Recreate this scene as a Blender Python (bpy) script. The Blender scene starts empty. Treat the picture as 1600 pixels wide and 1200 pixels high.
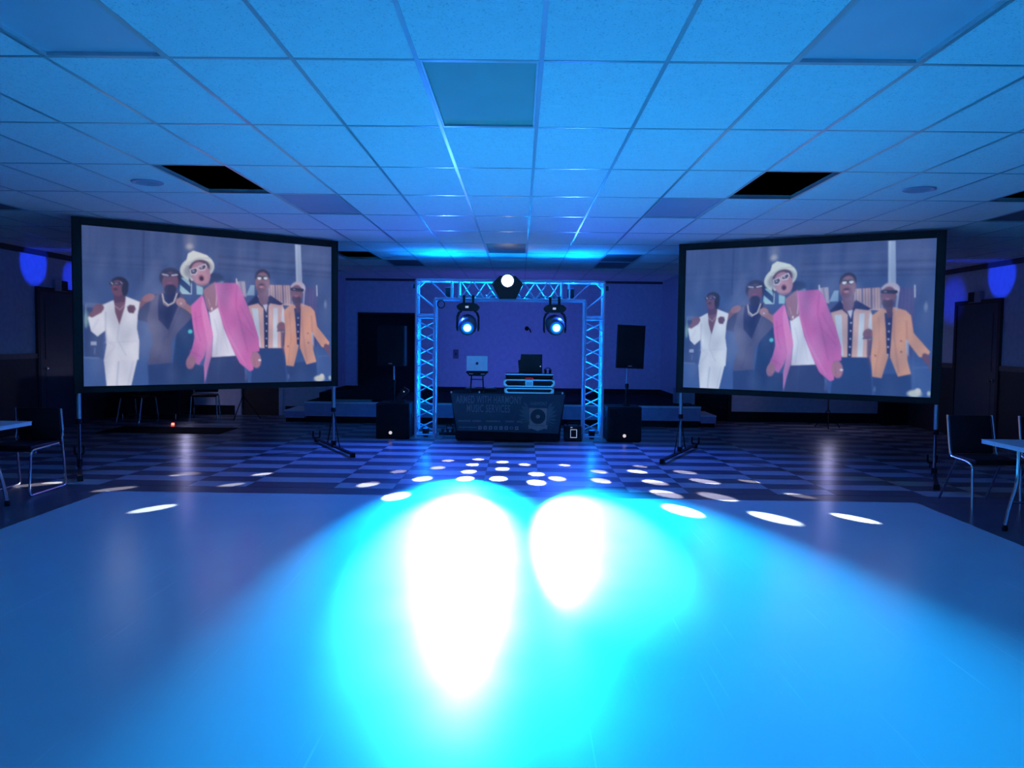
import bpy, bmesh, math, random
import numpy as np
from mathutils import Vector, Matrix, Euler

random.seed(7)
C = bpy.context.scene.collection
SC = bpy.context.scene
PI = math.pi

# ------------------------------------------------------------------ camera
F_PX, YAW, PIT, ROL, CAM_H = 1256.7, -.0092, -.0526, -.0127, 1.534
CEIL = CAM_H + 1.3645
cyw, syw, cp, sp, cr, sr = math.cos(YAW), math.sin(YAW), math.cos(PIT), math.sin(PIT), math.cos(ROL), math.sin(ROL)
rt = Vector((cyw, -syw, 0)); fh = Vector((syw, cyw, 0)); zz = Vector((0, 0, 1))
fwd = fh * cp + zz * sp
up = -fh * sp + zz * cp
camx = rt * cr - up * sr
camy = rt * sr + up * cr
cam = bpy.data.cameras.new('camera'); cam.sensor_width = 36; cam.lens = F_PX * 36 / 1600
cam.clip_end = 100
co = bpy.data.objects.new('camera', cam); C.objects.link(co)
M = Matrix((camx, camy, -fwd)).transposed().to_4x4(); M.translation = Vector((0, 0, CAM_H))
co.matrix_world = M
SC.camera = co

# ------------------------------------------------------------------ world and exposure
w = bpy.data.worlds.new('world'); SC.world = w; w.use_nodes = True
w.node_tree.nodes['Background'].inputs[0].default_value = (0, 0, 0, 1)
SC.view_settings.view_transform = 'Standard'; SC.view_settings.look = 'None'
SC.view_settings.gamma = 1; SC.view_settings.use_curve_mapping = False
SC.view_settings.exposure = 0.0
SC.cycles.use_denoising = True
SC.cycles.max_bounces = 8; SC.cycles.diffuse_bounces = 5
SC.cycles.sample_clamp_indirect = 6

def lamp(kind, loc, power, color, aim=None, size=.02, cone=20, blend=.15, name='lamp_light', sy=None):
    d = bpy.data.lights.new(name, kind); d.energy = power; d.color = color
    if kind == 'AREA':
        d.shape = 'RECTANGLE'; d.size = size; d.size_y = sy or size
    else:
        d.shadow_soft_size = size
    if kind == 'SPOT':
        d.spot_size = math.radians(cone); d.spot_blend = blend
    o = bpy.data.objects.new(name, d); C.objects.link(o); o.location = loc
    if aim is not None:
        o.rotation_euler = (Vector(aim) - Vector(loc)).to_track_quat('-Z', 'Y').to_euler()
    return o

BEAM = (.003, .41, 1.0)
BEAM_HOT = (.05, .54, 1.0)
HEAD_L, HEAD_R = Vector((-.805, 12.34, 1.79)), Vector((.530, 12.34, 1.80))
AX_L, AX_R = Vector((.045, -.954, -.297)).normalized(), Vector((.093, -.961, -.261)).normalized()
P_BEAM = 32000
for hp, ax, k in ((HEAD_L, AX_L, 1.0), (HEAD_R, AX_R, .66)):
    lamp('SPOT', hp + ax * .24, P_BEAM * k, BEAM, hp + ax * 3, .05, 21.6, 1.0, 'moving_head_beam')
    lamp('SPOT', hp + ax * .24, P_BEAM * (3.5 if k == 1 else 2.2), BEAM_HOT, (-.50, 6.2, 0) if k == 1 else (.66, 6.6, 0), .05, 12.8 if k == 1 else 11.5, 1.0, 'moving_head_beam')
lamp('AREA', (0, -2.4, 1.9), 45, (.02, .40, 1.0), (0, 4.0, 2.9), 2.2, sy=.5, name='added_wash')  # added wash behind the camera to lift the ceiling, no known fixture
# blue washes added for the general room colour
VIO = (.13, .15, 1.0)
lamp('SPOT', (-.52, 15.02, .56), 66, (.11, .13, 1.0), (-1.1, 18, 1.7), .05, 140, .9, 'added_wash')  # added uplights hidden behind the table, colouring the alcove
lamp('SPOT', (.30, 15.02, .56), 66, (.11, .13, 1.0), (.7, 18, 1.7), .05, 140, .9, 'added_wash')
lamp('SPOT', (-1.13, 12.40, 2.20), 750, (.03, .11, 1.0), (-1.8, 9.0, 0), .05, 120, .9, 'added_wash')  # added wide washes near the beam cans, tinting the floor ahead
lamp('SPOT', (.79, 12.40, 2.20), 750, (.03, .11, 1.0), (1.4, 9.0, 0), .05, 120, .9, 'added_wash')
lamp('AREA', (-4.5, -2.2, 2.4), 16, (.15, .17, 1.0), (-2.5, 9, 1.4), .9, sy=.4, name='added_wash')  # added unseen pair behind the camera, violet ambient fill
lamp('AREA', (4.5, -2.2, 2.4), 16, (.15, .17, 1.0), (2.5, 9, 1.4), .9, sy=.4, name='added_wash')

# ------------------------------------------------------------------ materials
def s2l(c):
    return tuple((x / 12.92 if x <= .04045 else ((x + .055) / 1.055) ** 2.4) for x in c)
def mat(name, col, rough=.5, metal=0, emit=None, estr=0, var=.08, scale=12, bump=0, bscale=60, coat=0, speck=False, alpha=1):
    m = bpy.data.materials.new(name); m.use_nodes = True; nt = m.node_tree; N = nt.nodes; L = nt.links
    b = N['Principled BSDF']
    b.inputs['Roughness'].default_value = rough; b.inputs['Metallic'].default_value = metal
    if max(col) < .03 and not metal: b.inputs['Specular IOR Level'].default_value = .12
    if coat: b.inputs['Coat Weight'].default_value = coat; b.inputs['Coat Roughness'].default_value = .12
    tc = N.new('ShaderNodeTexCoord'); nz = N.new('ShaderNodeTexNoise'); nz.inputs['Scale'].default_value = scale
    nz.inputs['Detail'].default_value = 4
    L.new(tc.outputs['Object'], nz.inputs['Vector'])
    r = N.new('ShaderNodeValToRGB'); L.new(nz.outputs['Fac'], r.inputs['Fac'])
    r.color_ramp.elements[0].position = .3; r.color_ramp.elements[1].position = .7
    r.color_ramp.elements[0].color = (*[c * (1 - var) for c in col], 1)
    r.color_ramp.elements[1].color = (*[min(1, c * (1 + var)) for c in col], 1)
    out = r.outputs['Color']
    if speck:
        n2 = N.new('ShaderNodeTexNoise'); n2.inputs['Scale'].default_value = 95; n2.inputs['Detail'].default_value = 2
        L.new(tc.outputs['Object'], n2.inputs['Vector'])
        r2 = N.new('ShaderNodeValToRGB'); L.new(n2.outputs['Fac'], r2.inputs['Fac'])
        r2.color_ramp.elements[0].position = .33; r2.color_ramp.elements[1].position = .39
        r2.color_ramp.elements[0].color = (.72, .72, .72, 1); r2.color_ramp.elements[1].color = (1, 1, 1, 1)
        mx = N.new('ShaderNodeMix'); mx.data_type = 'RGBA'; mx.blend_type = 'MULTIPLY'; mx.inputs[0].default_value = 1
        L.new(out, mx.inputs[6]); L.new(r2.outputs['Color'], mx.inputs[7]); out = mx.outputs[2]
    L.new(out, b.inputs['Base Color'])
    if bump:
        n3 = N.new('ShaderNodeTexNoise'); n3.inputs['Scale'].default_value = bscale; n3.inputs['Detail'].default_value = 3
        L.new(tc.outputs['Object'], n3.inputs['Vector'])
        bp = N.new('ShaderNodeBump'); bp.inputs['Strength'].default_value = bump; bp.inputs['Distance'].default_value = .01
        L.new(n3.outputs['Fac'], bp.inputs['Height']); L.new(bp.outputs['Normal'], b.inputs['Normal'])
    if emit:
        b.inputs['Emission Color'].default_value = (*emit, 1); b.inputs['Emission Strength'].default_value = estr
    return m

def floor_mat(name, col, rough, var=.08):
    """sheet / tile flooring: worn polish with fine scratches"""
    m = mat(name, col, rough, var=var, scale=1.2)
    nt = m.node_tree; N = nt.nodes; L = nt.links; b = N['Principled BSDF']
    tc = N['Texture Coordinate'] if 'Texture Coordinate' in N else N.new('ShaderNodeTexCoord')
    nz = N.new('ShaderNodeTexNoise'); nz.inputs['Scale'].default_value = 2.2; nz.inputs['Detail'].default_value = 8
    L.new(tc.outputs['Object'], nz.inputs['Vector'])
    mr = N.new('ShaderNodeMapRange'); mr.inputs['From Min'].default_value = .3; mr.inputs['From Max'].default_value = .7
    mr.inputs['To Min'].default_value = rough * .94; mr.inputs['To Max'].default_value = rough * 1.08
    L.new(nz.outputs['Fac'], mr.inputs['Value']); L.new(mr.outputs['Result'], b.inputs['Roughness'])
    mp = N.new('ShaderNodeMapping'); mp.inputs['Scale'].default_value = (9, 2, 1); mp.inputs['Rotation'].default_value = (0, 0, .5)
    L.new(tc.outputs['Object'], mp.inputs['Vector'])
    n3 = N.new('ShaderNodeTexNoise'); n3.inputs['Scale'].default_value = 1.4; n3.inputs['Detail'].default_value = 6
    L.new(mp.outputs['Vector'], n3.inputs['Vector'])
    # fine pale scuffs in two directions
    prev = None
    for ang, th in ((.35, .80), (-.55, .81), (1.2, .82)):
        ms = N.new('ShaderNodeMapping'); ms.inputs['Scale'].default_value = (28, .45, 1); ms.inputs['Rotation'].default_value = (0, 0, ang)
        L.new(tc.outputs['Object'], ms.inputs['Vector'])
        ns = N.new('ShaderNodeTexNoise'); ns.inputs['Scale'].default_value = 1.6; ns.inputs['Detail'].default_value = 1.5
        L.new(ms.outputs['Vector'], ns.inputs['Vector'])
        rs_ = N.new('ShaderNodeMapRange'); rs_.inputs['From Min'].default_value = th - .1; rs_.inputs['From Max'].default_value = th - .02
        rs_.inputs['To Max'].default_value = .35; L.new(ns.outputs['Fac'], rs_.inputs['Value'])
        mx = N.new('ShaderNodeMix'); mx.data_type = 'RGBA'; mx.inputs[7].default_value = (.85, .88, .88, 1)
        L.new(rs_.outputs['Result'], mx.inputs[0])
        src_ = prev or b.inputs['Base Color'].links[0].from_socket
        L.new(src_, mx.inputs[6]); prev = mx.outputs[2]
    if name == 'dance_vinyl': L.new(prev, b.inputs['Base Color'])
    bp = N.new('ShaderNodeBump'); bp.inputs['Strength'].default_value = .008; bp.inputs['Distance'].default_value = .01
    L.new(n3.outputs['Fac'], bp.inputs['Height']); L.new(bp.outputs['Normal'], b.inputs['Normal'])
    return m

FR = .30
MT = dict(
    wall=mat('painted_wall', (.52, .50, .60), .7, bump=.1),
    alcove=mat('alcove_paint', (.50, .50, .62), .7, bump=.1),
    wains=mat('dark_wainscot', (.025, .02, .03), .6),
    rail=mat('rail_wood', (.10, .08, .09), .5),
    trim=mat('crown_trim', (.06, .05, .07), .6),
    dark=mat('dark_opening', (.012, .012, .016), .8),
    black=mat('black_paint', (.012, .012, .014), .55),
    blackcloth=mat('black_cloth', (.015, .015, .02), .85, bump=.15),
    plenum=mat('plenum_black', (.003, .003, .003), .95),
    tile=mat('ceiling_board', (.80, .80, .80), .85, var=.03, speck=True, bump=.12, bscale=140),
    grid=mat('grid_metal', (.42, .44, .46), .28, metal=.35, var=.03),
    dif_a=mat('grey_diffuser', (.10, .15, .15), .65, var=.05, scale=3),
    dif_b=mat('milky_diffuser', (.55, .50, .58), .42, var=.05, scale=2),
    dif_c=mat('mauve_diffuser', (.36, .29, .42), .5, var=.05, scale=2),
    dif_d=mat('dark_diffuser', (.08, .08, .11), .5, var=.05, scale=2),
    fframe=mat('fixture_frame', (.45, .46, .5), .4),
    dance=floor_mat('dance_vinyl', (.52, .62, .66), .25, .02),
    light_t=floor_mat('light_floor_tile', (.34, .34, .37), .30),
    dark_t=floor_mat('dark_floor_tile', (.075, .07, .10), .30),
    sub_f=floor_mat('floor_base', (.05, .05, .07), .35),
    chrome=mat('chrome', (.75, .76, .8), .16, metal=1, var=.02),
    steel=mat('dull_steel', (.42, .44, .48), .35, metal=.8),
    alu=mat('truss_aluminium', (.74, .66, .84), .5, metal=.15, var=.04),
    alub=mat('brace_aluminium', (.70, .70, .84), .45, metal=.1, var=.04),
    plast=mat('black_plastic', (.02, .02, .024), .4),
    grille=mat('speaker_grille', (.010, .010, .012), .6, bump=.3, bscale=300),
    cab=mat('speaker_cabinet', (.018, .018, .022), .5, bump=.2, bscale=200),
    logo=mat('speaker_badge', (.9, .85, .75), .4, emit=(1, .85, .7), estr=.7),
    silver=mat('laptop_silver', (.92, .95, .95), .45, metal=.6),
    emblem=mat('laptop_emblem', (.04, .05, .07), .4),
    casealu=mat('case_edge_aluminium', (.90, .90, .90), .34, metal=1),
    redh=mat('red_handle', (.7, .03, .04), .4, emit=(.9, .05, .08), estr=.25),  # no lamp: a faint red glow is put into the handle
    scrim=mat('banner_scrim', (.06, .075, .10), .8, bump=.1),
    print_w=mat('banner_print_grey', (.21, .24, .27), .8),
    print_o=mat('banner_print_tan', (.42, .30, .26), .8),
    print_m=mat('banner_print_dim', (.13, .145, .17), .8),
    print_b=mat('banner_print_dark', (.035, .045, .055), .8),
    print_l=mat('banner_print_light', (.36, .38, .42), .8),
    tabtop=mat('white_table_top', (.62, .64, .64), .42, coat=.2),
    tabedge=mat('table_edge_band', (.55, .57, .58), .5),
    seat=mat('dark_vinyl_seat', (.014, .008, .012), .55, bump=.1),
    stagec=mat('stage_carpet', (.018, .018, .024), .9, bump=.3),
    stagef=mat('stage_front_panel', (.52, .38, .58), .7),
    edge=mat('stage_edge_strip', (.80, .80, .86), .35),
    doorw=mat('brown_door', (.055, .028, .022), .5),
    doord=mat('dark_blue_door', (.05, .05, .075), .5),
    lensw=mat('white_lens', (1, 1, 1), .2, emit=(1, .98, .95), estr=14, var=0),
    lensd=mat('lens_segment', (.5, .5, .5), .2, emit=(.75, .85, 1), estr=1.6, var=0),
    lensc=mat('cyan_lens', (.8, .9, 1), .1, emit=(.55, .95, 1), estr=22, var=0),
    ringc=mat('cyan_bloom_ring', (.1, .3, .5), .2, emit=(.0, .50, 1), estr=1.5, var=0),  # bloom around the lens, put in as a glowing ring
    headp=mat('head_plastic', (.03, .05, .09), .35),
    ringd=mat('blue_bloom_ring', (.05, .15, .4), .2, emit=(.0, .12, .7), estr=.8, var=0),  # weaker outer bloom, also a glowing ring
    glassd=mat('dark_lens_rim', (.02, .04, .08), .1),
    ledb=mat('blue_led', (.1, .2, .6), .3, emit=(.0, .17, 1), estr=1.6, var=0),
    redled=mat('red_led', (.5, .02, .02), .3, emit=(1, .08, .05), estr=9, var=0),
    whiteled=mat('white_led', (.8, .8, .8), .3, emit=(.7, .8, 1), estr=.55, var=0),
    rug=mat('dark_mat', (.008, .007, .009), .95, bump=.4),
    plate=mat('sign_plate', (.30, .28, .36), .5),
    grl=mat('dark_grille', (.03, .03, .05), .6),
    sock=mat('wall_socket', (.12, .12, .2), .6),
)

# ------------------------------------------------------------------ mesh helpers
class MB:
    def __init__(s): s.bm = bmesh.new()
    def box(s, x0, x1, y0, y1, z0, z1, bev=0):
        vs = [s.bm.verts.new((x, y, z)) for z in (z0, z1) for y in (y0, y1) for x in (x0, x1)]
        fs = [s.bm.faces.new([vs[i] for i in f]) for f in ((0, 2, 3, 1), (4, 5, 7, 6), (0, 1, 5, 4), (2, 6, 7, 3), (0, 4, 6, 2), (1, 3, 7, 5))]
        if bev:
            es = list({e for f in fs for e in f.edges})
            bmesh.ops.bevel(s.bm, geom=es, offset=bev, segments=2, affect='EDGES', profile=.5)
        return s
    def prism(s, pts, y0, y1, axis='y'):
        """polygon in (a,b) extruded along an axis: y -> (x,z), x -> (y,z), z -> (x,y)"""
        def P(a, b, t): return {'y': (a, t, b), 'x': (t, a, b), 'z': (a, b, t)}[axis]
        A = [s.bm.verts.new(P(a, b, y0)) for a, b in pts]; B = [s.bm.verts.new(P(a, b, y1)) for a, b in pts]
        n = len(pts)
        s.bm.faces.new(A); s.bm.faces.new(list(reversed(B)))
        for i in range(n): s.bm.faces.new((A[i], B[i], B[(i + 1) % n], A[(i + 1) % n]))
        return s
    def tube(s, pts, r, n=8, r2=None):
        P = [Vector(p) for p in pts]; rings = []
        ref = None
        for i, p in enumerate(P):
            t = ((P[min(i + 1, len(P) - 1)] - P[max(i - 1, 0)])).normalized()
            if ref is None:
                ref = t.orthogonal().normalized()
            else:
                ref = (ref - t * ref.dot(t)).normalized()
            b = t.cross(ref)
            rr = r if r2 is None else r + (r2 - r) * i / (len(P) - 1)
            rings.append([s.bm.verts.new(p + (ref * math.cos(2 * PI * k / n) + b * math.sin(2 * PI * k / n)) * rr) for k in range(n)])
        for a, b in zip(rings, rings[1:]):
            for k in range(n): s.bm.faces.new((a[k], a[(k + 1) % n], b[(k + 1) % n], b[k]))
        s.bm.faces.new(rings[0][::-1]); s.bm.faces.new(rings[-1])
        return s
    def lathe(s, prof, c=(0, 0, 0), axis='z', n=24):
        rings = []
        for r, h in prof:
            ring = []
            for k in range(n):
                a = 2 * PI * k / n; x, y = r * math.cos(a), r * math.sin(a)
                v = {'z': (x, y, h), 'y': (x, h, y), 'x': (h, x, y)}[axis]
                ring.append(s.bm.verts.new((v[0] + c[0], v[1] + c[1], v[2] + c[2])))
            rings.append(ring)
        for a, b in zip(rings, rings[1:]):
            for k in range(n): s.bm.faces.new((a[k], a[(k + 1) % n], b[(k + 1) % n], b[k]))
        s.bm.faces.new(rings[0][::-1]); s.bm.faces.new(rings[-1])
        return s
    def ell(s, cx, cz, rx, rz, y0, y1, n=16, rot=0):
        return s.prism([(cx + rx * math.cos(2 * PI * k / n) * math.cos(rot) - rz * math.sin(2 * PI * k / n) * math.sin(rot),
                         cz + rx * math.cos(2 * PI * k / n) * math.sin(rot) + rz * math.sin(2 * PI * k / n) * math.cos(rot)) for k in range(n)], y0, y1)
    def xf(s, m):
        bmesh.ops.transform(s.bm, matrix=m, verts=s.bm.verts); return s
    def obj(s, name, m, parent=None, smooth=False, kind=None):
        bmesh.ops.recalc_face_normals(s.bm, faces=s.bm.faces)
        me = bpy.data.meshes.new(name); s.bm.to_mesh(me); s.bm.free()
        me.materials.append(MT[m] if isinstance(m, str) else m)
        if smooth:
            for p in me.polygons: p.use_smooth = True
            me.set_sharp_from_angle(angle=math.radians(40))
        o = bpy.data.objects.new(name, me); C.objects.link(o)
        if parent: o.parent = parent
        if kind: o['kind'] = kind
        return o
def link(name, me, parent, loc=(0, 0, 0), rot=(0, 0, 0)):
    o = bpy.data.objects.new(name, me); C.objects.link(o); o.parent = parent; o.location = loc; o.rotation_euler = rot
    return o
def thing(name, label, cat, loc=(0, 0, 0), rz=0, group=None):
    o = bpy.data.objects.new(name, None); C.objects.link(o); o.empty_display_size = .1
    o.location = loc; o.rotation_euler = (0, 0, rz); o['label'] = label; o['category'] = cat
    if group: o['group'] = group
    return o
def tag(o, label, cat, group=None):
    o['label'] = label; o['category'] = cat
    if group: o['group'] = group
    return o
def struct(name, mb, m, label=None):
    o = mb.obj(name, m, kind='structure')
    if label: o['label'] = label
    return o
def rounded(pts, rad, n=5):
    """polyline with rounded corners"""
    P = [Vector(p) for p in pts]; out = [P[0]]
    for i in range(1, len(P) - 1):
        a, b, c = P[i - 1], P[i], P[i + 1]
        u = (a - b); v = (c - b); r = min(rad, u.length * .45, v.length * .45)
        p0 = b + u.normalized() * r; p1 = b + v.normalized() * r
        for k in range(n + 1):
            t = k / n; out.append(p0 * (1 - t) ** 2 + b * 2 * t * (1 - t) + p1 * t * t)
    out.append(P[-1]); return out

# ------------------------------------------------------------------ room shell
XL, XR, YB, YS, YF = -7.75, 7.60, 16.0, 18.0, -3.0     # left, right, back wall, stage alcove wall, wall behind camera
AX0, AX1 = -3.90, 3.15                                  # alcove sides
FT = .3048
U0, V0 = -.3784, 8.2257                                 # floor tile grid origin
floor = struct('floor', MB().box(XL - .2, XR + .2, YF - .2, YB + .2, -.12, -.004), 'sub_f')
DX0, DX1, DY1 = -4.09, 3.92, V0 - FT * 1.12
MB().box(DX0, DX1, YF, DY1, -.004, .0015).obj('dance_floor', 'dance', floor)['label'] = 'pale glossy sheet vinyl dance floor'
bd = MB().box(XL, DX0 - .004, YF, DY1, -.004, 0).box(DX1 + .004, XR, YF, DY1, -.004, 0).box(XL, XR, DY1 + .004, V0 - .004, -.004, 0)
bd.obj('border_strip', 'dark_t', floor)['label'] = 'dark border around the dance floor'
# rectangular checks, alternately three and two tiles wide and one tile deep
edges = [0]
step = [2, 3]; k = 0
while U0 + edges[-1] * FT < XR: edges.append(edges[-1] + step[k % 2]); k += 1
left = [0]; step = [3, 2]; k = 0
while U0 + left[-1] * FT > XL: left.append(left[-1] - step[k % 2]); k += 1
cols = sorted(set(edges + left))
i0 = cols.index(0)
cells = []
nrow = int((YB - V0) / FT) + 1
for ci in range(len(cols) - 1):
    for r in range(nrow):
        x0 = max(XL, U0 + cols[ci] * FT); x1 = min(XR, U0 + cols[ci + 1] * FT)
        y0 = V0 + r * FT; y1 = min(YB, y0 + FT)
        if x1 - x0 < .05 or y1 - y0 < .05: continue
        light = ((ci - i0) + r) % 2 == 0
        cells.append((x0, x1, y0, y1, light, (y0 ** 2 + (.5 * (x0 + x1)) ** 2)))
cells.sort(key=lambda c: c[5])
cache = {}
rest = {True: MB(), False: MB()}
for n, (x0, x1, y0, y1, light, d) in enumerate(cells):
    g = .0015
    if n < 300:
        key = (round(x1 - x0, 3), round(y1 - y0, 3), light)
        if key not in cache:
            hx, hy = (x1 - x0) / 2 - g, (y1 - y0) / 2 - g
            o = MB().box(-hx, hx, -hy, hy, -.004, .001).obj('floor_tile', 'light_t' if light else 'dark_t', floor)
            cache[key] = o.data; o.location = ((x0 + x1) / 2, (y0 + y1) / 2, 0)
        else:
            link('floor_tile', cache[key], floor, ((x0 + x1) / 2, (y0 + y1) / 2, 0))
    else:
        rest[light].box(x0 + g, x1 - g, y0 + g, y1 - g, -.004, .001)
for l in (True, False): rest[l].obj('far_floor_tile', 'light_t' if l else 'dark_t', floor, kind='stuff')

# walls
WT = .15
struct('wall_left', MB().box(XL - WT, XL, YF, YB, 0, 3.6), 'wall')
struct('wall_right', MB().box(XR, XR + WT, YF, YB, 0, 3.6), 'wall')
struct('wall_front', MB().box(XL - WT, XR + WT, YF - WT, YF, 0, 3.6), 'wall')
D0, D1 = -5.56, -4.80     # brown door opening in the back wall
struct('wall_back_left', MB().box(XL, D0 - .07, YB, YB + WT, 0, 3.6).box(D1 + .07, AX0, YB, YB + WT, 0, 3.6).box(D0 - .07, D1 + .07, YB, YB + WT, 2.1, 3.6), 'wall')
struct('wall_back_right', MB().box(AX1, 3.35, YB, YB + WT, 0, 3.6).box(4.22, XR, YB, YB + WT, 0, 3.6).box(3.35, 4.22, YB, YB + WT, 2.1, 3.6), 'wall')
struct('wall_alcove_left', MB().box(AX0 - WT, AX0, YB + WT, YS, 0, 3.6), 'alcove')
struct('wall_alcove_right', MB().box(AX1, AX1 + WT, YB + WT, YS, 0, 3.6), 'alcove')
SD0, SD1 = -3.62, -2.30
STZ = .385
struct('wall_back', MB().box(AX0 - WT, SD0, YS, YS + WT, 0, 3.6).box(SD1, AX1 + WT, YS, YS + WT, 0, 3.6).box(SD0, SD1, YS, YS + WT, 2.13, 3.6), 'alcove')
# dark lower paneling on the side walls with a rail
for side, x, s in (('left', XL, 1), ('right', XR, -1)):
    d0, d1 = (12.88, 13.92) if side == 'left' else (12.84, 14.05)
    a = MB(); rl = MB(); cw = MB()
    for y0, y1 in ((YF, d0 - .07), (d1 + .07, YB)):
        a.box(*sorted((x, x + s * .02)), y0, y1, 0, 1.17)
        rl.box(*sorted((x, x + s * .035)), y0, y1, 1.17, 1.25)
    struct('baseboard_' + side, a, 'wains', 'dark wainscot paneling on the lower wall')
    struct('trim_1' if side == 'left' else 'trim_2', rl, 'rail', 'chair rail')
    struct('trim_3' if side == 'left' else 'trim_4', cw.box(*sorted((x, x + s * .04)), YF, YB, 2.82, CEIL + .02), 'trim', 'dark trim along the top of the wall')
    d = struct('door_1' if side == 'left' else 'door_2', MB().box(*sorted((x, x + s * .025)), d0, d1, 0, 2.25), 'doord')
    f = MB().box(*sorted((x, x + s * .045)), d0 - .07, d0, 0, 2.32).box(*sorted((x, x + s * .045)), d1, d1 + .07, 0, 2.32).box(*sorted((x, x + s * .045)), d0, d1, 2.25, 2.32)
    f.obj('door_frame', 'wains', d)
    p = MB()
    for z0, z1 in ((.2, 1.0), (1.15, 2.1)):
        p.box(*sorted((x + s * .025, x + s * .032)), d0 + .15, d1 - .15, z0, z1)
    p.obj('door_panel', 'doord', d)
    MB().lathe([(.012, 0), (.012, .05), (.03, .055), (.03, .08), (.01, .09)], (x + s * .025 if s > 0 else x - .11, d0 + .08, 1.0), 'x', 12).obj('door_handle', 'chrome', d)
# trim round the alcove
struct('trim_7', MB().box(AX0, AX1, YS - .03, YS, 2.85, CEIL + .02), 'trim', 'dark trim at the top of the alcove wall')
struct('baseboard_back', MB().box(SD1, AX1, YS - .02, YS, STZ, STZ + .12).box(AX0, SD0, YS - .02, YS, STZ, STZ + .12), 'black')
struct('baseboard_alcove', MB().box(AX0, AX0 + .02, YB + WT, YS - .02, STZ, STZ + .12).box(AX1 - .02, AX1, YB + WT, YS - .02, STZ, STZ + .12), 'black')
struct('baseboard_back_left', MB().box(XL + .3, D0 - .13, YB - .02, YB, 0, .19).box(D1 + .13, AX0, YB - .02, YB, 0, .19), 'black')
struct('baseboard_back_right', MB().box(4.22, 7.12, YB - .02, YB, 0, .2), 'black')
struct('trim_8', MB().box(7.12, XR, YB - .3, YB, 0, 2.1), 'black', 'dark boxed corner beside the back wall')
d = struct('door_3', MB().box(D0, D1, YB + .04, YB + .09, 0, 2.04), 'doorw')
MB().box(D0 - .07, D0, YB - .02, YB + .1, 0, 2.1).box(D1, D1 + .07, YB - .02, YB + .1, 0, 2.1).box(D0, D1, YB - .02, YB + .1, 2.04, 2.1).obj('door_frame', 'wall', d)
MB().lathe([(.012, 0), (.012, .04), (.03, .045), (.03, .07)], (D1 - .08, YB - .03, 1.0), 'y', 12).obj('door_handle', 'chrome', d)
d = struct('door_4', MB().box(SD0, SD1, YS + .08, YS + .12, STZ, 2.13), 'dark', 'dark double door at the back of the stage')
MB().box(SD0, SD0 + .06, YS - .03, YS + .08, STZ, 2.13).box(SD1 - .06, SD1, YS - .03, YS + .08, STZ, 2.13).box(SD0, SD1, YS - .03, YS + .08, 2.07, 2.14).obj('door_frame', 'dark', d)
d = struct('door_5', MB().box(3.35, 4.22, YB + .1, YB + .14, 0, 2.1), 'dark', 'dark doorway between stage steps and pale wall')
MB().box(3.35, 3.42, YB - .02, YB + .1, 0, 2.1).box(4.15, 4.22, YB - .02, YB + .1, 0, 2.1).obj('door_frame', 'black', d)

# ------------------------------------------------------------------ ceiling: grid, boards, light fixtures
S = .6096; CX0, CY0 = .0878, 3.9997
ceil = struct('ceiling', MB().box(XL - WT, XR + WT, YF - WT, YS + WT, 3.5, 3.6), 'plenum')
I0, I1, J0, J1 = -13, 12, -5, 11
def gx(i): return CX0 + S * i
def gy(j): return CY0 + 2 * S * j
holes = {(-5, 2), (3, 2), (7, 2), (-5, 7), (-11, 2)}
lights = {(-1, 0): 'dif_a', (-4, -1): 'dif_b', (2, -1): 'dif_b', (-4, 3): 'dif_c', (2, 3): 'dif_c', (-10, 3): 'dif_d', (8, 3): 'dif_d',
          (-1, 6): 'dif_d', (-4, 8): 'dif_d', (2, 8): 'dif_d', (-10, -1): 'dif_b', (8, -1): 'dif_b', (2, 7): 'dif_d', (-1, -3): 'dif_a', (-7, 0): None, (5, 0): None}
lights = {k: v for k, v in lights.items() if v}
def clampx(x): return max(XL, min(XR, x))
def clampy(y, x=0):
    return max(YF, min(YS, y))
bar = .022
for i in range(I0 + 1, I1 + 1):
    x = gx(i)
    y1 = YS if AX0 < x < AX1 else YB
    if XL < x < XR:
        MB().box(x - bar / 2, x + bar / 2, YF, y1, CEIL, CEIL + .004).box(x - .002, x + .002, YF, y1, CEIL + .004, CEIL + .04).obj('grid_bar', 'grid', ceil)
for j in range(J0, J1 + 1):
    y = gy(j)
    if YF < y < YS:
        x0, x1 = (XL, XR) if y < YB else (AX0, AX1)
        MB().box(x0, x1, y - bar / 2, y + bar / 2, CEIL + .001, CEIL + .004).box(x0, x1, y - .002, y + .002, CEIL + .005, CEIL + .04).obj('grid_bar', 'grid', ceil)
panels = []
for i in range(I0, I1 + 1):
    for j in range(J0, J1 + 1):
        if (i, j) in holes or (i, j) in lights: continue
        x0, x1 = clampx(gx(i)), clampx(gx(i + 1)); y0, y1 = clampy(gy(j)), clampy(gy(j + 1))
        if y1 > YB:
            x0, x1 = max(x0, AX0), min(x1, AX1)
            if y0 < YB and (gx(i) < AX0 or gx(i + 1) > AX1):
                x0, x1 = clampx(gx(i)), clampx(gx(i + 1)); y1 = YB
        if x1 - x0 < .03 or y1 - y0 < .03: continue
        cxm, cym = (x0 + x1) / 2, (y0 + y1) / 2
        inview = cym > 2.2 and abs(cxm) < cym * .66 + .7
        panels.append((x0, x1, y0, y1, (0 if inview else 1e4) + cym ** 2 + cxm ** 2))
panels.sort(key=lambda c: c[4])
cache = {}; restp = MB()
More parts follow.
